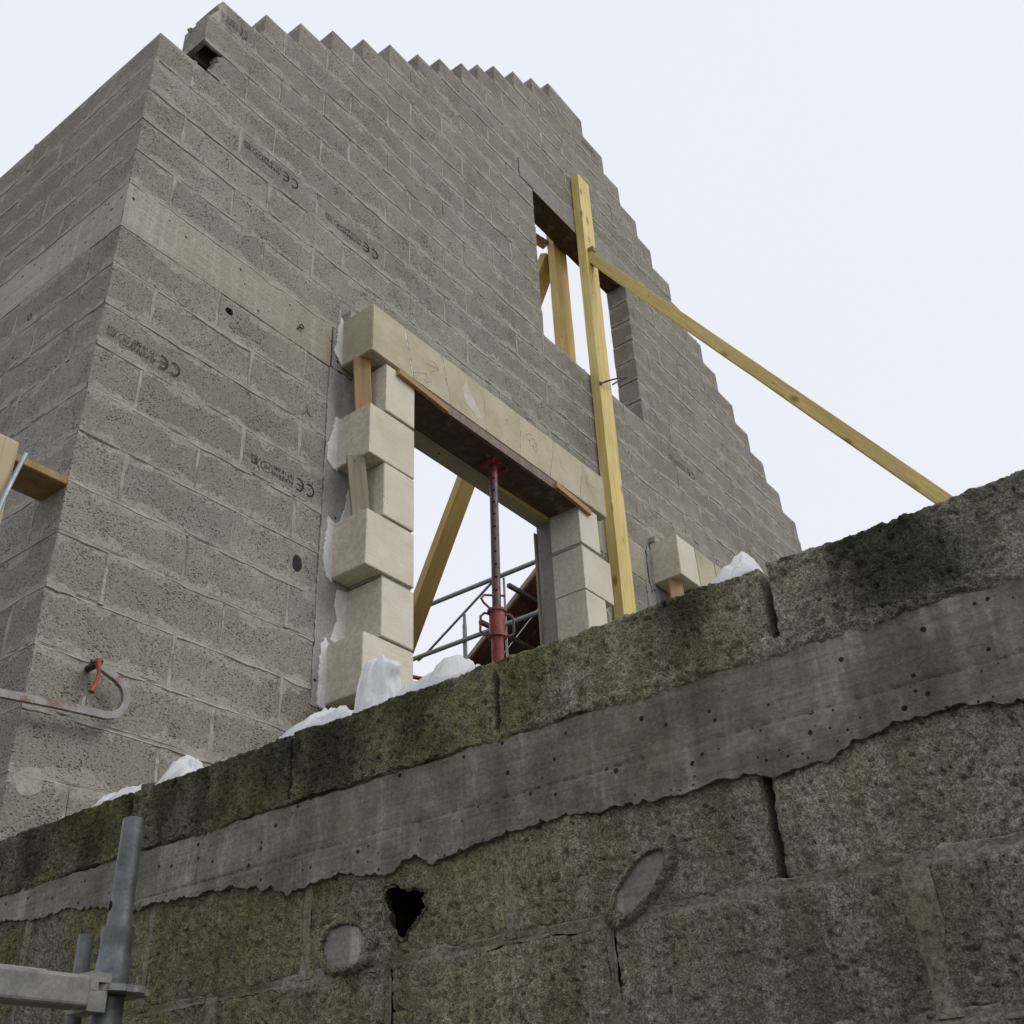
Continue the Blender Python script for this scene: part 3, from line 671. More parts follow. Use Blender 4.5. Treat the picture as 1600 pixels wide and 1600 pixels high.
# pencil marks and torn label on the lintel
def stroke(pts, w=.0016, y=YF - .0008):
    V = []; F = []
    for i in range(len(pts) - 1):
        a = Vector(pts[i]); b = Vector(pts[i + 1]); d = (b - a).normalized(); n = Vector((-d.y, d.x)) * w / 2; s = len(V)
        for q in (a - n, a + n, b + n, b - n): V.append((q.x, y, q.y))
        F.append((s, s + 3, s + 2, s + 1))
    return V, F
def oval(cx, cz, rx, rz, n=18, t=0): return [(cx + rx * math.cos(2 * math.pi * k / n + t), cz + rz * math.sin(2 * math.pi * k / n + t) + .3 * rx * math.cos(2 * math.pi * k / n)) for k in range(n + 1)]
marks = {1: [[(1.60, 2.42), (1.70, 2.44), (1.64, 2.39)], [(1.655, 2.468), (1.70, 2.44)], [(1.50, 2.30), (1.60, 2.355), (1.615, 2.31)], [(1.585, 2.31), (1.60, 2.295), (1.64, 2.33)]],
         2: [[(1.86, 2.33), (1.90, 2.30), (1.93, 2.32)]], 3: [[(2.24, 2.43), (2.27, 2.45), (2.25, 2.40)], [(2.21, 2.31), (2.22, 2.35)]],
         4: [oval(2.50, 2.42, .035, .028), oval(2.52, 2.40, .018, .03), oval(2.47, 2.44, .03, .016, t=1.)[:12]], 5: [[(2.76, 2.46), (2.77, 2.40), (2.83, 2.375)]], 6: [[(3.05, 2.48), (3.02, 2.42), (3.10, 2.36)], [(3.02, 2.42), (3.11, 2.42)]]}
for i, ss in marks.items():
    v, f = joinm([stroke(s) for s in ss]); mk('pencil_mark', v, f, M['pencil'], lst[i])
v, f = ragged([(1.90, 2.36), (1.96, 2.33), (2.01, 2.30), (2.045, 2.33), (1.98, 2.41), (1.91, 2.50), (1.89, 2.44)], YF - .0012, YF - .0002, .012, .003, 9); mk('torn_label', v, f, M['label'], lst[2])

frame2 = thing('stone_window_frame', 'smaller visible corner of limestone lintel right of the yellow post, above the boundary wall', 'window frame', (5.1, -.1, .25), 'stone window frames of the gable')
j2 = [(4.108, 4.104), (4.358, 4.375), (4.638, 4.65), (4.93, 4.94), (5.24, 5.24), (5.54, 5.53), (5.83, 5.81), (6.12, 6.12)]
for i in range(7): voussoir(frame2, j2[i], j2[i + 1], 2.25, 2.553, i + 50, 'stone' if i == 0 else 'stone_old')
for i, zt in enumerate(tops[:5]):
    lg = i % 2 == 1
    stone(frame2, 4.11 if lg else 4.34, 4.54, zt - .272, zt - .008, seed=i + 40); stone(frame2, 5.82, 6.1 if lg else 6.0, zt - .272, zt - .008, seed=i + 60)
bbox_obj('sill_stone', 4.2, 6.0, YF - .03, .10, .70, .81, M['stone'], frame2, .006)
v, f = ragged([(4.06, 2.18), (4.115, 2.2), (4.115, 2.5), (4.07, 2.52), (4.04, 2.4)], -.009, -.0045, .012, .005, 44); mk('plaster', v, f, M['drab_mortar'], frame2)
v, f = ragged([(4.10, 2.556), (6.1, 2.556), (6.1, 2.60), (4.10, 2.60)], -.05, .001, .02, .006, 32); mk('mortar', v, f, M['drab_mortar'], frame2, 'stuff')

# ------------------------------------------------------------------ shuttering, battens, offcuts
tag(bbox_obj('shuttering_board', 1.521, 2.905, -.205, -.012, 2.196, 2.262, M['film_ply'], None, .003), 'dark brown shuttering board under the pale stone lintel', 'board', 'shuttering boards over the openings')
tag(bbox_obj('wooden_strip', 1.53, 2.90, -.2115, -.206, 2.203, 2.256, M['ply_edge'], None, .001), 'worn grey-brown edge strip along the front of the dark shuttering board', 'strip')
tag(beam('batten', (1.385, -.222, 2.228), (1.745, -.222, 2.205), .022, .034, (0, 1, 0), M['orange_ply'], None, .002), 'orange wooden batten under the left end of the stone lintel', 'batten', 'battens round the shuttering')
tag(beam('batten', (2.675, -.222, 2.222), (3.02, -.222, 2.197), .022, .034, (0, 1, 0), M['orange_ply'], None, .002), 'orange wooden batten under the right end of the stone lintel', 'batten', 'battens round the shuttering')
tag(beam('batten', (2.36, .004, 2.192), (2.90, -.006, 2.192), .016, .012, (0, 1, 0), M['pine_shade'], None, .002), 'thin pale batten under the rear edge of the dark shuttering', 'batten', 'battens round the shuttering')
tag(beam('wooden_offcut', (1.262, -.125, 1.952), (1.235, -.125, 2.266), .080, .022, (.85, -.55, 0), M['oak'], None, .002), 'brown offcut wedged upright between the lintel end and the upper long quoin', 'offcut', 'offcuts wedged between stones')
tag(beam('wooden_offcut', (1.272, -.125, 1.385), (1.205, -.14, 1.682), .080, .022, (.85, -.55, 0), M['grey_board'], None, .002), 'greyish offcut leaning upright between the two middle long quoins', 'offcut', 'offcuts wedged between stones')
tag(beam('wooden_offcut', (4.175, -.13, 1.945), (4.155, -.13, 2.25), .100, .022, (.85, -.55, 0), M['orange_ply'], None, .002), 'orange offcut propping the corner of the right hand stone lintel', 'offcut', 'offcuts wedged between stones')
tag(bbox_obj('shuttering_board', 3.022, 4.273, .002, TH - .002, WZ1 - .022, WZ1 + .0, M['film_ply'], None, .002), 'dark plywood soffit board across the head of the upper opening', 'board', 'shuttering boards over the openings')
tag(bbox_obj('wooden_strip', 3.024, 4.272, -.006, .0015, WZ1 - .020, WZ1 - .002, M['grey_board'], None, .001), 'thin pale wooden strip along the head of the upper opening', 'strip')
tag(bbox_obj('wooden_strip', 2.93, 3.0, .113, .125, .53, 2.16, M['grey_board'], None, .002), 'grey upright board behind the right hand stone jamb', 'board')

# ------------------------------------------------------------------ yellow timbers
tag(beam('timber_post', (3.60, -.0385, GZ), (3.655, -.0385, 5.69), .155, .07, (1, 0, 0), M['pine'], None, .004), 'tall yellow timber post standing flat against the gable in front of the upper opening', 'post', 'timber posts clamped to the gable')
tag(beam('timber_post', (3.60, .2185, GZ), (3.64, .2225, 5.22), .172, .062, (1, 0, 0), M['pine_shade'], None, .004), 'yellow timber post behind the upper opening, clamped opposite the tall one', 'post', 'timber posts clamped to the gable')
tag(beam('timber_brace', (3.635, -.045, 4.86), (3.635, -3.515, -.55), .060, .078, (1, 0, 0), M['pine'], None, .004, cut0=.0), 'long yellow timber brace sloping down right from the tall post to the boundary wall', 'brace', 'sloping timber braces')
tag(bbox_obj('wooden_block', 3.60, 3.645, -.12, -.075, 4.84, 4.885, M['oak'], None, .003), 'small brown wooden cleat nailed at the head of the long brace', 'cleat')
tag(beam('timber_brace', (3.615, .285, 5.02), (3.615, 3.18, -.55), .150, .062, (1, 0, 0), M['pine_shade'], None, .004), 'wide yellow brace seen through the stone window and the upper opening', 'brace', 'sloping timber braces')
tag(beam('timber_cleat', (3.555, .262, 5.10), (3.42, .385, 5.235), .06, .05, (0, 0, 1), M['oak'], None, .003), 'short brown cleat sticking out behind the inner post of the upper opening', 'cleat')
# form tie through the posts
hk = thing('bent_rod', 'dark bent steel rod sticking out of the yellow post below the upper opening', 'rod', (3.57, -.08, 3.56))
pts = [(3.566, -.073, 3.563), (3.60, -.12, 3.585), (3.70, -.15, 3.655), (3.80, -.155, 3.725), (3.838, -.14, 3.752), (3.80, -.115, 3.72), (3.74, -.10, 3.665), (3.70, -.095, 3.625)]
v, f = tube(pts, .006, 10); auto_smooth(mk('rod', v, f, M['iron'], hk))
v, f = lathe(0, 0, [(.0, 0), (.016, 0), (.016, .006), (0, .006)], 6); mk('nut', [(3.566 + a, -.080 + c, 3.563 + b) for a, b, c in v], f, M['iron'], hk)

# ------------------------------------------------------------------ steel prop
prop = thing('steel_prop', 'red and rusty adjustable steel prop standing in the stone window', 'prop', (2.24, -.1, .53))
PX, PY = 2.262, -.105; PXb = 2.222
def lean(v): return [(x - PX + PXb + (z - .53) / (2.19 - .53) * (PX - PXb), y, z) for x, y, z in v]
v, f = lathe(PX, PY, [(.0225, 1.10), (.0225, 2.188)], 24); auto_smooth(mk('inner_tube', lean(v), f, M['prop_inner'], prop))
v, f = lathe(PX, PY, [(.030, .54), (.030, 1.16), (.032, 1.165), (.0325, 1.17)], 24); auto_smooth(mk('outer_tube', lean(v), f, M['prop_red'], prop))
v, f = lathe(PX, PY, [(.031, 1.165), (.047, 1.168), (.047, 1.185), (.0395, 1.19), (.0395, 1.30), (.048, 1.305), (.048, 1.318), (.030, 1.322)], 24); auto_smooth(mk('collar', lean(v), f, M['prop_red'], prop))
v, f = joinm([boxv(PX - .06, PX + .06, PY - .05, PY + .05, 2.188, 2.195), boxv(PX - .06, PX - .054, PY - .05, PY + .05, 2.165, 2.188), boxv(PX + .054, PX + .06, PY - .05, PY + .05, 2.165, 2.188)]); mk('head_plate', v, f, M['prop_red'], prop)
v, f = boxv(PXb - .06, PXb + .06, PY - .06, PY + .06, .531, .539); mk('base_plate', v, f, M['prop_red'], prop)
cl = lambda x, y, z: (PXb + (z - .53) / 1.66 * (PX - PXb) + x, PY + y, z)
for sgn in (-1, 1):
    d = Vector((.77, -.64, 0)) * sgn
    pp = [cl(0, 0, z) for z in (1.295, 1.30, 1.28, 1.20, 1.18, 1.185)]
    rr = [.036, .062, .082, .084, .062, .036]
    v, f = tube([(p[0] + d.x * r, p[1] + d.y * r, p[2]) for p, r in zip(pp, rr)], .0065, 10); auto_smooth(mk('handle', v, f, M['prop_inner'], prop))
for k in range(10):
    z = 1.42 + k * .075; c = cl(0, 0, z); d = Vector((-.80, -.60, 0)); rtv = Vector((.60, -.80, 0)); V = []
    for a in range(10): t = 2 * math.pi * a / 10; q = Vector(c) + d * .0228 + rtv * .0068 * math.cos(t) + Vector((0, 0, 1)) * .0068 * math.sin(t); V.append(tuple(q))
    mk('pin_hole', V, [tuple(range(10))], M['hole'], prop)
d = Vector((-.80, .45, 0)); e = Vector((.3, -.6, 0))
c0 = Vector(cl(0, 0, 1.40)); pts = [c0 + Vector((.03, -.03, .0)), c0 + d * .03 + e * .02, c0 + d * .075, c0 + d * .11 + Vector((0, 0, -.03)), c0 + d * .105 + Vector((0, 0, -.06)), c0 + d * .07 + Vector((0, 0, -.085)), c0 + d * .03 + Vector((0, 0, -.10))]
pts = [c0 + Vector((.028, -.03, .0)), c0 + Vector((-.03, .01, -.005)), c0 + Vector((-.075, .02, -.018)), c0 + Vector((-.098, .02, -.045)), c0 + Vector((-.09, .01, -.07)), c0 + Vector((-.06, 0, -.09)), c0 + Vector((-.035, 0, -.105))]
v, f = tube(pts, .006, 10); auto_smooth(mk('locking_pin', v, f, M['prop_inner'], prop))

# ------------------------------------------------------------------ ledge board, upright, rod, clamp, eye bolt
tag(bbox_obj('ledge_board', -.275, -.001, -.004, .158, .986, 1.016, M['oak'], None, .003), 'brown board held flat against the side wall near its corner, at the left edge', 'board')
tag(beam('upright_board', (-.262, -.03, -.332), (-.272, -.03, 1.025), .045, .12, (0, 1, 0), M['grey_pine'], None, .008), 'pale upright wooden board at the left edge beside the brown board', 'board')
v, f = tube([(-.196, -.075, .978), (-.212, -.075, .90), (-.232, -.078, .80), (-.25, -.08, .68)], .0075, 12); tag(auto_smooth(mk('tie_rod', v, f, M['blue_steel'])), 'grey-blue steel rod strapped along the pale upright board', 'rod')
clamp = thing('mason_clamp', "mason's rusty hook clamp with red screw handle lying across the wall corner", 'clamp', (.1, -.06, .2))
path = [(-.45, .150), (-.30, .170), (-.10, .188), (.065, .205), (.20, .2155), (.245, .2185), (.275, .228), (.298, .250), (.309, .280), (.306, .307), (.291, .332), (.262, .350), (.226, .363), (.200, .372)]
V = []; F = []; P2 = [Vector(q) for q in path]
for i, q in enumerate(P2):
    t = (P2[min(i + 1, len(P2) - 1)] - P2[max(i - 1, 0)]).normalized(); n = Vector((-t.y, t.x)) * .012
    for a, y in ((q + n, -.050), (q + n, -.066), (q - n, -.066), (q - n, -.050)): V.append((a.x, y, a.y))
for i in range(len(P2) - 1):
    for k in range(4): F.append((i * 4 + k, i * 4 + (k + 1) % 4, i * 4 + 4 + (k + 1) % 4, i * 4 + 4 + k))
F += [(3, 2, 1, 0), tuple(len(V) - 4 + k for k in range(4))]
mk('hook_bar', V, F, M['rusty'], clamp)
v, f = tube([(.193, -.052, .377), (.193, -.025, .377), (.193, .0, .377)], .011, 12); auto_smooth(mk('screw', v, f, M['iron'], clamp))
v, f = tube([(.160, -.068, .372), (.198, -.070, .384)], .0065, 8); auto_smooth(mk('cross_bar', v, f, M['iron'], clamp))
v, f = tube([(.183, -.070, .386), (.183, -.074, .37), (.187, -.08, .335), (.180, -.083, .30), (.170, -.085, .275), (.168, -.086, .266)], .007, 10, rad=[.009, .008, .006, .006, .007, .010]); auto_smooth(mk('handle', v, f, M['clamp_red'], clamp))
eb = thing('eye_bolt', 'small dark iron eye bolt screwed into the cast band left of the window', 'eye bolt', (.945, -.01, 2.32))
v, f = tube([(.951 + .011 * math.cos(t), -.016, 2.333 + .011 * math.sin(t)) for t in [2 * math.pi * k / 18 for k in range(18)]], .0035, 8, True); auto_smooth(mk('ring', v, f, M['iron'], eb))
v, f = tube([(.943, -.014, 2.325), (.935, -.004, 2.315), (.930, .0, 2.311)], .0038, 8); auto_smooth(mk('shank', v, f, M['iron'], eb))

# ------------------------------------------------------------------ boundary wall in the foreground
def vhash(ix, iy, seed):
    h = (ix.astype(np.int64) * 374761393 + iy.astype(np.int64) * 668265263 + seed * 1442695041) & 0x7fffffff
    h = (h ^ (h >> 13)) * 1274126177 & 0x7fffffff; h = h ^ (h >> 16); return (h & 0xffff) / 65535.
def vnoise(x, y, seed=0):
    ix, iy = np.floor(x), np.floor(y); fx, fy = x - ix, y - iy; fx = fx * fx * (3 - 2 * fx); fy = fy * fy * (3 - 2 * fy)
    a, b, c, d = vhash(ix, iy, seed), vhash(ix + 1, iy, seed), vhash(ix, iy + 1, seed), vhash(ix + 1, iy + 1, seed)
    return (a * (1 - fx) + b * fx) * (1 - fy) + (c * (1 - fx) + d * fx) * fy
def fbm(x, y, seed=0, o=4, r=.55):
    s = 0; a = 1; t = 0
    for k in range(o): s = s + a * vnoise(x * 2 ** k, y * 2 ** k, seed + k * 17); t += a; a *= r
    return s / t
FX = -.223; FT = .2
fgw = thing('boundary_wall', 'dark mossy concrete block boundary wall running across the foreground', 'wall', (FX + .1, -1.7, -2.6))
def inpoly(Y, Z, poly):
    c = np.zeros(Y.shape, bool); n = len(poly)
    for i in range(n):
        y1, z1 = poly[i]; y2, z2 = poly[(i + 1) % n]
        t = ((z1 > Z) != (z2 > Z)) & (Y < (y2 - y1) * (Z - z1) / (z2 - z1 + 1e-12) + y1); c ^= t
    return c
def grid_obj(name, Y, Z, D, keep, mat, par, back=.02, kind=None, skirt=True):
    """front sheet of a wall piece: Y, Z, D are (nu, nv) arrays, D = how far the face stands proud"""
    nu, nv = Y.shape; X = FX - D; V = np.stack([X, Y, Z], -1).reshape(-1, 3); idx = np.arange(nu * nv).reshape(nu, nv)
    a, b, c, d = idx[:-1, :-1], idx[1:, :-1], idx[1:, 1:], idx[:-1, 1:]
    F = np.stack([a, d, c, b], -1).reshape(-1, 4)
    if keep is not None: F = F[keep[:-1, :-1].reshape(-1)]
    F = [tuple(q) for q in F.tolist()]; V = V.tolist()
    if skirt:
        ring = list(idx[:, 0]) + list(idx[-1, 1:]) + list(idx[-2::-1, -1]) + list(idx[0, -2:0:-1]); s = len(V); n = len(ring)
        for i in ring: V.append(tuple(V[i]))
        for i in ring: v = V[i]; V.append((FX + back, v[1], v[2]))
        for i in range(n): j = (i + 1) % n; F.append((s + i, s + j, s + n + j, s + n + i))
    return mk(name, V, F, mat, par, kind, True)
HP = [(-1.7319, -0.6647), (-1.7426, -0.6742), (-1.7558, -0.6803), (-1.7714, -0.6792), (-1.7879, -0.6877), (-1.7869, -0.7023), (-1.792, -0.7105), (-1.7818, -0.7199), (-1.7717, -0.7292), (-1.7589, -0.7345), (-1.7504, -0.7496), (-1.7349, -0.7473), (-1.7305, -0.7356), (-1.7144, -0.7202), (-1.7152, -0.7054), (-1.7073, -0.691), (-1.7089, -0.6684), (-1.7239, -0.6671)]
def fg_block(y0, y1, z0, z1, res, seed, top=False, holes=None):
    nu = max(3, int((y1 - y0) / res)); nv = max(3, int((z1 - z0) / res))
    u = np.linspace(y0, y1, nu); w = np.linspace(z0, z1, nv); Y, Z = np.meshgrid(u, w, indexing='ij')
    sc = 1. if res < .006 else .5
    D = (fbm(Y * 260, Z * 260, 3, 2) - .5) * .0075 * sc + (vnoise(Y * 120, Z * 150, 9) - .5) * .0018 * sc + (fbm(Y * 12, Z * 12, 5, 3) - .5) * .006 - .004
    D += np.where(vnoise(Y * 95, Z * 130, 21) > .86, -.005, 0) * sc
    e = np.minimum(np.minimum(Y - y0, y1 - Y), np.minimum(Z - z0, z1 - Z) if not top else np.minimum(Z - z0, (z1 - Z) * 1.)) + (fbm(Y * 60, Z * 60, 31, 2) - .5) * .008
    D -= np.clip(1 - e / (.0035 if top else .006), 0, 1.3) ** 2 * (.004 if top else .006)
    # wobble of the outline
    Z = Z + (fbm(Y * 40, Z * 0 + seed, 41, 3) - .5) * .006 * np.where((np.arange(nv) == nv - 1)[None, :] | (np.arange(nv) == 0)[None, :], 1., 0.)
    if top: Z = Z + (fbm(Y * 7, Y * 0 + 3, 51, 4) - .5) * .008 * np.clip((Z - z0) / (z1 - z0), 0, 1)
    keep = None
    if holes: 
        keep = ~inpoly(Y, Z, HP)
        # bruised rim
        for hy, hz in HP: D -= .006 * np.exp(-((Y - hy) ** 2 + (Z - hz) ** 2) / .006 ** 2)
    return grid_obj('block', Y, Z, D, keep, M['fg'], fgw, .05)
ZT = -.3327; Z1 = -.474; Z2 = -.500; Z3 = -.783; Z4 = -.957
FINE = .003
def course(z0, z1, joints, fine_rng, top=False, seed=0, gap=.006):
    for i in range(len(joints) - 1):
        a, b = joints[i] + gap / 2 + (.0012 if joints[i] in (-2.452, -2.402) else 0), joints[i + 1] - gap / 2 - (.0012 if joints[i + 1] in (-2.452, -2.402) else 0)
        fine = a < fine_rng[1] and b > fine_rng[0]
        fg_block(a, b, z0, z1, FINE if fine else .02, seed + i, top, holes=(a < -1.75 < b and z1 < -.49 and z0 > -.9))
course(Z1 - .012, ZT, [-7.952, -6.952, -5.952, -4.952, -3.952, -3.452, -2.952, -2.452, -1.951, -1.452, -.956, -.45, .05, .55, 1.55, 2.55, 3.55], (-2.96, -.3), True, 1, .011)
course(Z3 + .004, Z2, [-7.9, -6.7, -5.7, -4.7, -3.7, -3.28, -2.84, -2.402, -1.962, -1.522, -1.080, -.64, -.2, .24, 1.24, 2.24, 3.55], (-2.9, -.3), False, 31, .010)
course(Z4 + .004, Z3 - .006, [-7.9, -6.7, -5.7, -4.7, -3.86, -3.43, -3.0, -2.568, -2.136, -1.716, -1.29, -.86, -.43, 0, 1.2, 2.24, 3.55], (-2.9, -.7), False, 61, .010)
course(-1.145, Z4 - .006, [-7.9, -6.7, -5.7, -4.7, -3.6, -3.2, -2.78, -2.35, -1.93, -1.5, -1.07, -.64, .24, 1.24, 2.24, 3.55], (-2.9, -1.2), False, 91, .010)
zz = -1.155; k = 0
while zz > -2.55:
    course(zz - .19, zz, [-7.9 + .22 * (k % 2), -6.7, -5.7, -4.7, -3.7, -3.2, -2.7, -2.2, -1.7, -1.2, -.7, .3, 1.3, 2.3, 3.55], (9, 9.1), False, 120 + k); zz -= .2; k += 1
# core behind the faces, left open behind the broken hole
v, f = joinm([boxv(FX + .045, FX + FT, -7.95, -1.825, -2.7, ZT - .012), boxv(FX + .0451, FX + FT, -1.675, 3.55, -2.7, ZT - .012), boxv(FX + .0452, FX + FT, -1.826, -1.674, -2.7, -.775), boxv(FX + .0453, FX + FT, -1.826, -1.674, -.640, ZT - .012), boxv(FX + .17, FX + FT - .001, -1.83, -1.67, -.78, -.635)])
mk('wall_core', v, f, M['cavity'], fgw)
RV = []; RF = []; nh = len(HP); sub = 6; ring = []
for i in range(nh):
    a, b = Vector(HP[i]), Vector(HP[(i + 1) % nh])
    for k in range(sub): ring.append(a.lerp(b, k / sub))
cen = sum(ring, Vector((0, 0))) / len(ring); m = len(ring)
for d, sc_ in ((.002, 1.12), (.010, 1.14), (.022, 1.34), (.040, 1.5)):
    for q in ring: w_ = cen + (q - cen) * (sc_ + .08 * mnoise.noise(Vector((q.x * 160, q.y * 160, d * 90)))); RV.append((FX + d + .003 * mnoise.noise(Vector((q.x * 200, q.y * 200, 2))), w_.x, w_.y))
for i in range(3):
    for k in range(m): RF.append((i * m + k, i * m + (k + 1) % m, (i + 1) * m + (k + 1) % m, (i + 1) * m + k))
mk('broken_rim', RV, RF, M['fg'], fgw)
# bed and head joint mortar of the lower courses
FV, FF = [], []
def fgrib(a, b, across, w, seed, proud=0): ribbon(FV, FF, a, b, (-1, 0, 0), across, w, seed, proud, .006)
for y in (-1.962, -1.522, -1.080, -.64): fgrib((FX, y, Z3), (FX, y, Z2 - .02), (0, 1, 0), .008, int(y * 50), -.004 if y > -2.3 else -.012)
for y in (-2.568, -2.136, -1.716, -1.29, -.86): fgrib((FX, y, Z4), (FX, y, Z3), (0, 1, 0), .011 if y < -2.5 else .006, int(y * 50), -.004)
for y in (-2.35, -1.93, -1.5): fgrib((FX, y, -1.15), (FX, y, Z4), (0, 1, 0), .012, int(y * 50), 0)
for z in (Z3, Z4, -1.15): fgrib((FX, -2.95, z), (FX, -.3, z), (0, 0, 1), .008, int(z * 90), -.0075)
def fgm():
    s = N('old_joint_mortar'); w = s.vec(False, src='Position'); g = s.noise(w, 140, 4, .7)
    c = s.mix(s.ramp(s.noise(w, 5, 4, .6), [(.38, 0.), (.6, 1.)]), (.15, .145, .10), (.25, .24, .19)); c = s.mix(1, c, s.ramp(g, [(.3, .35), (.5, 1.), (.72, 1.6)]), 'MULTIPLY')
    return s.fin(c, .95, s.bump(g, .004, 1), .15)
M['fgm'] = fgm()
mk('mortar', FV, FF, M['fgm'], fgw, 'stuff', True)
# cast band with the slurry that ran over the blocks beneath it
LOW = [(-6.0, -.625), (-2.749, -.626), (-2.715, -.624), (-2.661, -.616), (-2.573, -.615), (-2.526, -.621), (-2.493, -.637), (-2.451, -.632), (-2.431, -.640), (-2.391, -.628), (-2.34, -.628), (-2.274, -.633), (-2.184, -.628), (-2.121, -.632), (-2.065, -.624), (-2.011, -.629), (-1.958, -.632), (-1.917, -.632), (-1.875, -.640), (-1.817, -.648), (-1.781, -.622), (-1.728, -.639), (-1.61, -.622), (-1.541, -.631), (-1.481, -.631), (-1.44, -.612), (-1.285, -.596), (-1.113, -.592), (-.993, -.586), (-.9, -.566), (-.782, -.552), (-.686, -.547), (-.533, -.535), (0, -.53), (3.6, -.53)]
def band_piece(y0, y1, res):
    nu = int((y1 - y0) / res); nv = int(.155 / min(res, .008)) ; u = np.linspace(y0, y1, nu); lw = sorted(LOW)
    zb = np.interp(u, [a for a, b in lw], [b for a, b in lw])
    jag = (np.abs(fbm(u * 33, u * 0 + 2, 61, 3) - .5) * 2); jag = np.sqrt(np.abs(vnoise(u * 44, u * 0, 61) - .5) * 2) * .7 + np.sqrt(np.abs(vnoise(u * 105, u * 0, 62) - .5) * 2) * .35; zb = zb - .013 * jag + .005 + (vnoise(u * 9, u * 0, 72) - .5) * .012
    zt = np.full_like(u, Z1) + (fbm(u * 20, u * 0 + 5, 81, 4) - .5) * .014
    t = np.linspace(0, 1, nv); Z = zb[:, None] + (zt - zb)[:, None] * t[None, :]; Y = np.repeat(u[:, None], nv, 1)
    D = .0026 + (fbm(Y * 5, Z * 5, 91, 3) - .5) * .003 + (fbm(Y * 90, Z * 60, 93, 2) - .5) * .0012
    D += np.where(Z < -.5735, .0022, 0) - .0045 * np.exp(-((Z + .5735) / .0016) ** 2)
    D += np.where(Z < -.585, (fbm(Y * 45, Z * 30, 97, 2) - .45) * .006, 0)
    D -= np.clip(1 - (1 - t) / .05, 0, 1)[None, :] ** 2 * .004
    return grid_obj('cast_band', Y, Z, D, None, M['fg_band'], fgw, .01)
band_piece(-2.95, -.35, .0036); band_piece(-7.95, -2.9505, .03); band_piece(-.3495, 3.55, .03)
# rough mortar seam between coping course and band
u = np.linspace(-2.95, -.35, 720); t = np.linspace(-1, 1, 9); Y = np.repeat(u[:, None], 9, 1); wv = .003 + .040 * np.clip(fbm(u * 9, u * 0, 101, 4) - .38, 0, 1)
Z = Z1 + .004 + t[None, :] * wv[:, None] + (fbm(Y * 60, Y * 0 + t[None, :] * 3, 103, 2) - .5) * .006
D = .001 + (1 - t[None, :] ** 2) * .0045 + (fbm(Y * 190, Z * 190, 105, 3) - .5) * .018 - (np.abs(t)[None, :] > .9) * .006
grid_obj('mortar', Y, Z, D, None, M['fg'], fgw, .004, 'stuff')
# filled tie holes
def plug(cy, cz, ry, rz, ang, seed):
    def rings(name, rr, mat, amp, dep):
        V = []; F = []; n = 96; c, s_ = math.cos(ang), math.sin(ang)
        for i, r in enumerate(rr):
            for k in range(n):
                a = 2 * math.pi * k / n; w = 1 + .09 * mnoise.noise(Vector((math.cos(a) * 2, math.sin(a) * 2, seed))) + (amp * mnoise.noise(Vector((math.cos(a) * 9, math.sin(a) * 9, seed + r * 5))) if r > .97 else 0)
                y, z = math.cos(a) * ry * r * w, math.sin(a) * rz * r * w; p = Vector((y * 160, z * 160, seed))
                V.append((FX - dep[i] - (.0035 * mnoise.noise(p) if amp > .1 else .0008 * mnoise.noise(p * .3)), cy + y * c - z * s_, cz + y * s_ + z * c))
        for i in range(len(rr) - 1):
            for k in range(n): F.append((i * n + k, i * n + (k + 1) % n, (i + 1) * n + (k + 1) % n, (i + 1) * n + k)[::-1])
        mk(name, V, F, mat, fgw, None, True)
    rings('mortar_plug', [1.06, 1.0, .8, .5, .02], M['patch'], .03, [.0005, .001, .0015, .0015, .0015])
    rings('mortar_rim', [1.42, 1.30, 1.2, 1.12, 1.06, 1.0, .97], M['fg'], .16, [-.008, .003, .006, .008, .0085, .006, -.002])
plug(-1.622, -.745, .050, .034, .1, 1); plug(-2.195, -.744, .022, .055, .9, 2)

fb_ = min((o for o in fgw.children if o.name.startswith('block')), key=lambda o: (wloc(o) - Vector((FX, -2.18, -.64))).length)
vf = joinm([place(glyphs('NIOA', .036), 0, 0, .8), place(glyphs('IO', .022), .046, .034, .8)])
mk('stamp', [(FX - .0095, -1.985 - v[0], -.722 + v[1]) for v in vf[0]], vf[1], M['faint_ink'], fb_)

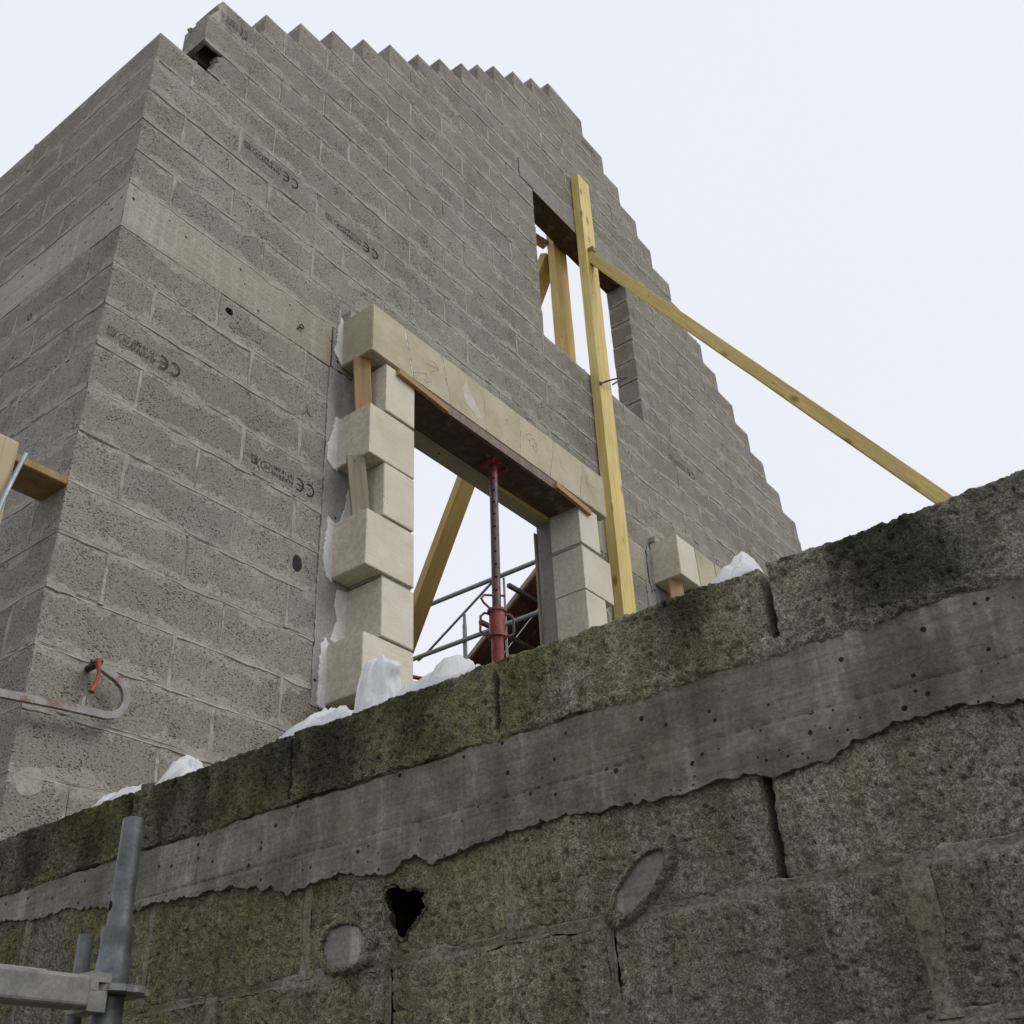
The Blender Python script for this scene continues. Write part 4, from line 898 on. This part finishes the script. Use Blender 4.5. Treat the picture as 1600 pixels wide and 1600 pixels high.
# ------------------------------------------------------------------ plastic film lying on the wall
def film_sheet(label, y0, y1, hgt, peak=.5, wid=.13, seed=0, sharp=1.0, nm='plastic_sheet', thick=1., x0=FX + .015):
    nu, nv = 46, 30; V = []; F = []
    for i in range(nu + 1):
        t = i / nu; y = y0 + (y1 - y0) * t
        env = math.sin(math.pi * min(1, t / peak if t < peak else (1 - t) / (1 - peak)) / 2) ** sharp
        for j in range(nv + 1):
            s = j / nv; x = x0 + wid * s
            cr_ = math.sin(math.pi * s) ** .6
            q = Vector((y * 11, x * 9, seed)); q2 = Vector((y * 30 + x * 18, x * 12 - y * 9, seed + 4)); q3 = Vector((y * 60 - x * 30, x * 40, seed + 8))
            r1 = 1 - abs(mnoise.noise(q)) * 3.2; r2 = 1 - abs(mnoise.noise(q2)) * 3; r3 = 1 - abs(mnoise.noise(q3)) * 3
            h = hgt * env * cr_ * (.55 + .38 * max(-.6, r1) + .22 * max(-.5, r2) + .07 * r3) + .0008
            dx = .020 * mnoise.noise(q2 + Vector((3, 8, 1))) * env + .012 * mnoise.noise(q + Vector((13, 8, 1))); dy = .022 * mnoise.noise(q2 + Vector((31, 2, 5))) * (1 if 0 < i < nu else 0)
            V.append((x + dx * cr_, y + dy, ZT - .004 + h))
    for i in range(nu):
        for j in range(nv): q = i * (nv + 1) + j; F.append((q, q + nv + 1, q + nv + 2, q + 1))
    return tag(mk(nm, V, F, M['film'], None, None, True), label, 'plastic sheet', 'plastic scraps lying on the boundary wall')
film_sheet('flat white plastic film on the boundary wall near its left end', -.70, -.98, .055, .55, .14, 1)
film_sheet('small white plastic tuft on the boundary wall beside the dark pebble-like cap', -.985, -1.10, .085, .75, .10, 2, .8)
film_sheet('long white plastic film sagging over the boundary wall below the leftmost quoin', -1.325, -1.575, .075, .66, .15, 3)
film_sheet('crumpled white plastic on the boundary wall in front of the red prop', -1.67, -1.90, .092, .52, .13, 5, 1.1)
film_sheet('low folded white plastic strip between the upright bag and the red prop', -1.645, -1.75, .035, .5, .10, 8)
film_sheet('rounded white plastic bag on the boundary wall right of the stone lintel corner', -2.358, -2.436, .062, .45, .10, 9, .5)
# the upright knotted bag
V = []; F = []; nu, nv = 72, 40
for j in range(nv + 1):
    t = j / nv                                        # 0 at the wall, 1 at the open mouth above the knot
    prof = np.interp(t, [0, .1, .35, .6, .8, .92, 1.0], [.050, .052, .047, .040, .034, .028, .012]); zz_ = .135 * t
    for i in range(nu):
        a = 2 * math.pi * i / nu; fold = min(1, max(0, (t - .15) / .6))
        k = 1 - abs(mnoise.noise(Vector((math.cos(a) * 2.6, math.sin(a) * 2.6, t * .9)))) * 2.6; k2 = 1 - abs(mnoise.noise(Vector((math.cos(a) * 6, math.sin(a) * 6, t * 2.6 + 4)))) * 2.4
        rr_ = prof * (1 + .13 * k * (.5 + fold) + .09 * k2 + .75 * math.exp(-((a - 4.4) / .38) ** 2 - ((t - .80) / .13) ** 2) + .10 * mnoise.noise(Vector((math.cos(a), math.sin(a), t * 4))))
        V.append((FX + .085 + rr_ * math.cos(a) * .8, -1.606 + rr_ * math.sin(a), ZT - .004 + zz_ + .03 * mnoise.noise(Vector((math.cos(a) * 2, math.sin(a) * 2, 9))) * t))
for j in range(nv):
    for i in range(nu): F.append((j * nu + i, j * nu + (i + 1) % nu, (j + 1) * nu + (i + 1) % nu, (j + 1) * nu + i))
n = len(V); V.append((FX + .085, -1.606, ZT + .128)); F += [(nv * nu + i, nv * nu + (i + 1) % nu, n) for i in range(nu)]; vv, ff = V, F
tag(mk('plastic_bag', vv, ff, M['film'], None, None, True), 'upright crumpled white plastic bag on the boundary wall in front of the left quoins', 'plastic bag')
v, f = tube([(FX + .03, -.955, ZT + .012), (FX + .05, -.985, ZT + .014)], .011, 12); tag(auto_smooth(mk('tube_cap', v, f, M['iron'])), 'short dark tube stub lying between white plastic scraps on the wall', 'tube')

# ------------------------------------------------------------------ scaffold in the lower left corner
sc = thing('scaffold_standard', 'galvanised scaffold upright with flanged rosette and ledger in the lower left corner', 'scaffold', (-.48, -1.363, -2.6))
AX, AY = -.480, -1.363
v, f = lathe(AX, AY, [(.0150, -.531), (.0180, -.533), (.0182, -.62), (.0186, -.690), (.0200, -.700), (.0205, -.712)], 32); o = auto_smooth(mk('spigot', v, f, M['zinc'], sc))
v, f = lathe(AX, AY, [(.0235, -.7082), (.0262, -.709), (.0262, -.722), (.0248, -.732), (.0248, -.752), (.0266, -.761), (.0270, -.80)], 32); auto_smooth(mk('collar', v, f, M['zinc'], sc), 50)
v, f = lathe(AX, AY, [(.0242, -.815), (.0242, -2.60)], 32); auto_smooth(mk('tube', v, f, M['zinc'], sc))
V = []; F = []; n = 64
for rr_, zz_ in ((.026, -.801), (.058, -.801), (.058, -.811), (.026, -.811)):
    for k in range(n):
        a = 2 * math.pi * k / n; r_ = rr_ * (1 - .07 * (math.cos(a * 8) > .6)) if rr_ > .05 else rr_; V.append((AX + r_ * math.cos(a), AY + r_ * math.sin(a), zz_))
for i in range(4):
    for k in range(n): F.append((i * n + k, i * n + (k + 1) % n, ((i + 1) % 4) * n + (k + 1) % n, ((i + 1) % 4) * n + k))
mk('rosette', V, F, M['zinc_dark'], sc)
v, f = lathe(AX - .003, AY, [(.0078, -.6605), (.0072, -.6615), (.0072, -.6625)], 12)
V = []; nx, ny = -.808, .589
nl = math.hypot(-.808, .275); nx, ny = -.808 / nl, .275 / nl
for a in range(14): t = 2 * math.pi * a / 14; V.append((AX + nx * .0189 - ny * .0062 * math.cos(t), AY + ny * .0189 + nx * .0062 * math.cos(t), -.676 + .0085 * math.sin(t)))
mk('pin_hole', V, [tuple(range(14))], M['hole'], sc)
led = thing('scaffold_ledger', 'galvanised scaffold ledger running off the left edge from the rosette', 'scaffold ledger', (-1.0, -1.393, -.82))
bbox_obj('channel', -2.2, -.545, -1.412, -1.366, -.838, -.793, M['zinc_dark'], led, .006, seg=3)
bbox_obj('lip', -2.2, -.590, -1.362, -1.335, -.800, -.782, M['zinc_dark'], led, .004, seg=2)
v, f = joinm([boxv(-.5445, -.508, -1.405, -1.350, -.800, -.786), boxv(-.5445, -.512, -1.405, -1.350, -.842, -.812), boxv(-.5447, -.530, -1.4055, -1.3495, -.8125, -.7995)]); mk('wedge_head', v, f, M['zinc_dark'], led)
v, f = lathe(-.478, -1.272, [(.0125, -.706), (.0125, -2.6)], 20); tag(auto_smooth(mk('scaffold_tube', v, f, M['zinc'])), 'short thin galvanised tube end standing behind the scaffold ledger', 'tube')

# ------------------------------------------------------------------ beyond the window: guard rail and neighbouring roof
rail = thing('guard_rail', 'grey scaffold guard rail seen through the stone window', 'guard rail', (6, 3, GZ))
def rtube(name, pts, r, mat='far_zinc'): v, f = tube(pts, r, 12); auto_smooth(mk(name, v, f, M[mat], rail))
rtube('top_rail', [(6, 1.2, 4.052), (6, 4.6, 4.066)], .024); rtube('middle_rail', [(6, 1.2, 3.505), (6, 4.6, 3.524)], .024)
rtube('stanchion', [(6.03, 2.652, GZ), (6.03, 2.652, 4.04)], .012); rtube('stanchion', [(6.03, 3.163, GZ), (6.03, 3.163, 3.70)], .022); rtube('stanchion', [(6.03, 3.163, 3.70), (6.03, 3.163, 3.81)], .017)
rtube('diagonal_rail', [(6.03, 3.78, 3.50), (6.03, 3.667, 3.545), (6.03, 2.80, 4.045)], .013)
rtube('toe_rail', [(6.0, 3.9, 3.36), (6.55, 3.55, 3.30)], .022, 'prop_red')
roof = thing('neighbour_roof', 'dark rusty underside of a boarded lean-to roof behind the stone window', 'roof', (8.5, 3.2, GZ))
A = Vector((7, 4.15, 3.70)); B_ = Vector((7, 2.15, 5.22)); sd_ = (B_ - A).normalized(); nrm = Vector((0, sd_.z, -sd_.y)) * -1
x = 7.02; i = 0
while x < 9.6:
    w_ = .2; g_ = .022 if i == 1 else .003
    beam('roof_board', A + Vector((x - 7 + w_ / 2, 0, .03)) + Vector((0, 0, random.uniform(-.01, .01))), B_ + Vector((x - 7 + w_ / 2, 0, .03)), w_, .02, (1, 0, 0), M['dark_timber'], roof, .002, 1); x += w_ + g_; i += 1
beam('verge_board', A + Vector((.0, 0, .0)), B_ + Vector((.0, 0, .0)), .03, .05, (1, 0, 0), M['grey_board'], roof, .003)
for t in (.10, .30, .50, .70, .9):
    q = A + (B_ - A) * t; beam('purlin', q + Vector((-.22, 0, -.02)), q + Vector((2.6, 0, -.02)), .045, .045, (0, 0, 1), M['iron'] if t in (.5, .7) else M['dark_timber'], roof, .003)
bbox_obj('shed_wall', 7.25, 9.5, 2.75, 2.87, GZ, 4.55, M['dark_timber'], roof, .01)
bbox_obj('shed_wall', 7.25, 7.37, 2.875, 4.0, GZ, 3.75, M['dark_timber'], roof, .01)

# ------------------------------------------------------------------ ground
def ground(x0, x1, z, name, nseed):
    n = 40; V = []; F = []
    xs = np.linspace(0, 1, n) ** 2.2 * (x1 - x0) + x0 if x1 > 0 else x1 - (np.linspace(0, 1, n) ** 2.2 * (x1 - x0))
    ys = np.concatenate([-(np.linspace(1, 0, n) ** 2.2) * 150, (np.linspace(0, 1, n)[1:] ** 2.2) * 150])
    for a in xs:
        for b in ys:
            near = min(1, abs(a - (x0 if x1 > 0 else x1)) / .6) * min(1., abs(a - FX) / .5)
            V.append((a, b, z + near * .05 * mnoise.noise(Vector((a * .9, b * .9, nseed))) - .0))
    m = len(ys)
    for i in range(n - 1):
        for j in range(m - 1):
            q = i * m + j; f = (q, q + m, q + m + 1, q + 1); F.append(f if x1 > 0 else f[::-1])
    o = mk(name, V, F, M['ground'], None, 'structure', True); return o
ground(FX + .1, 150, GZ, 'ground', 1); ground(-150, FX + .01, -2.6, 'ground', 2)
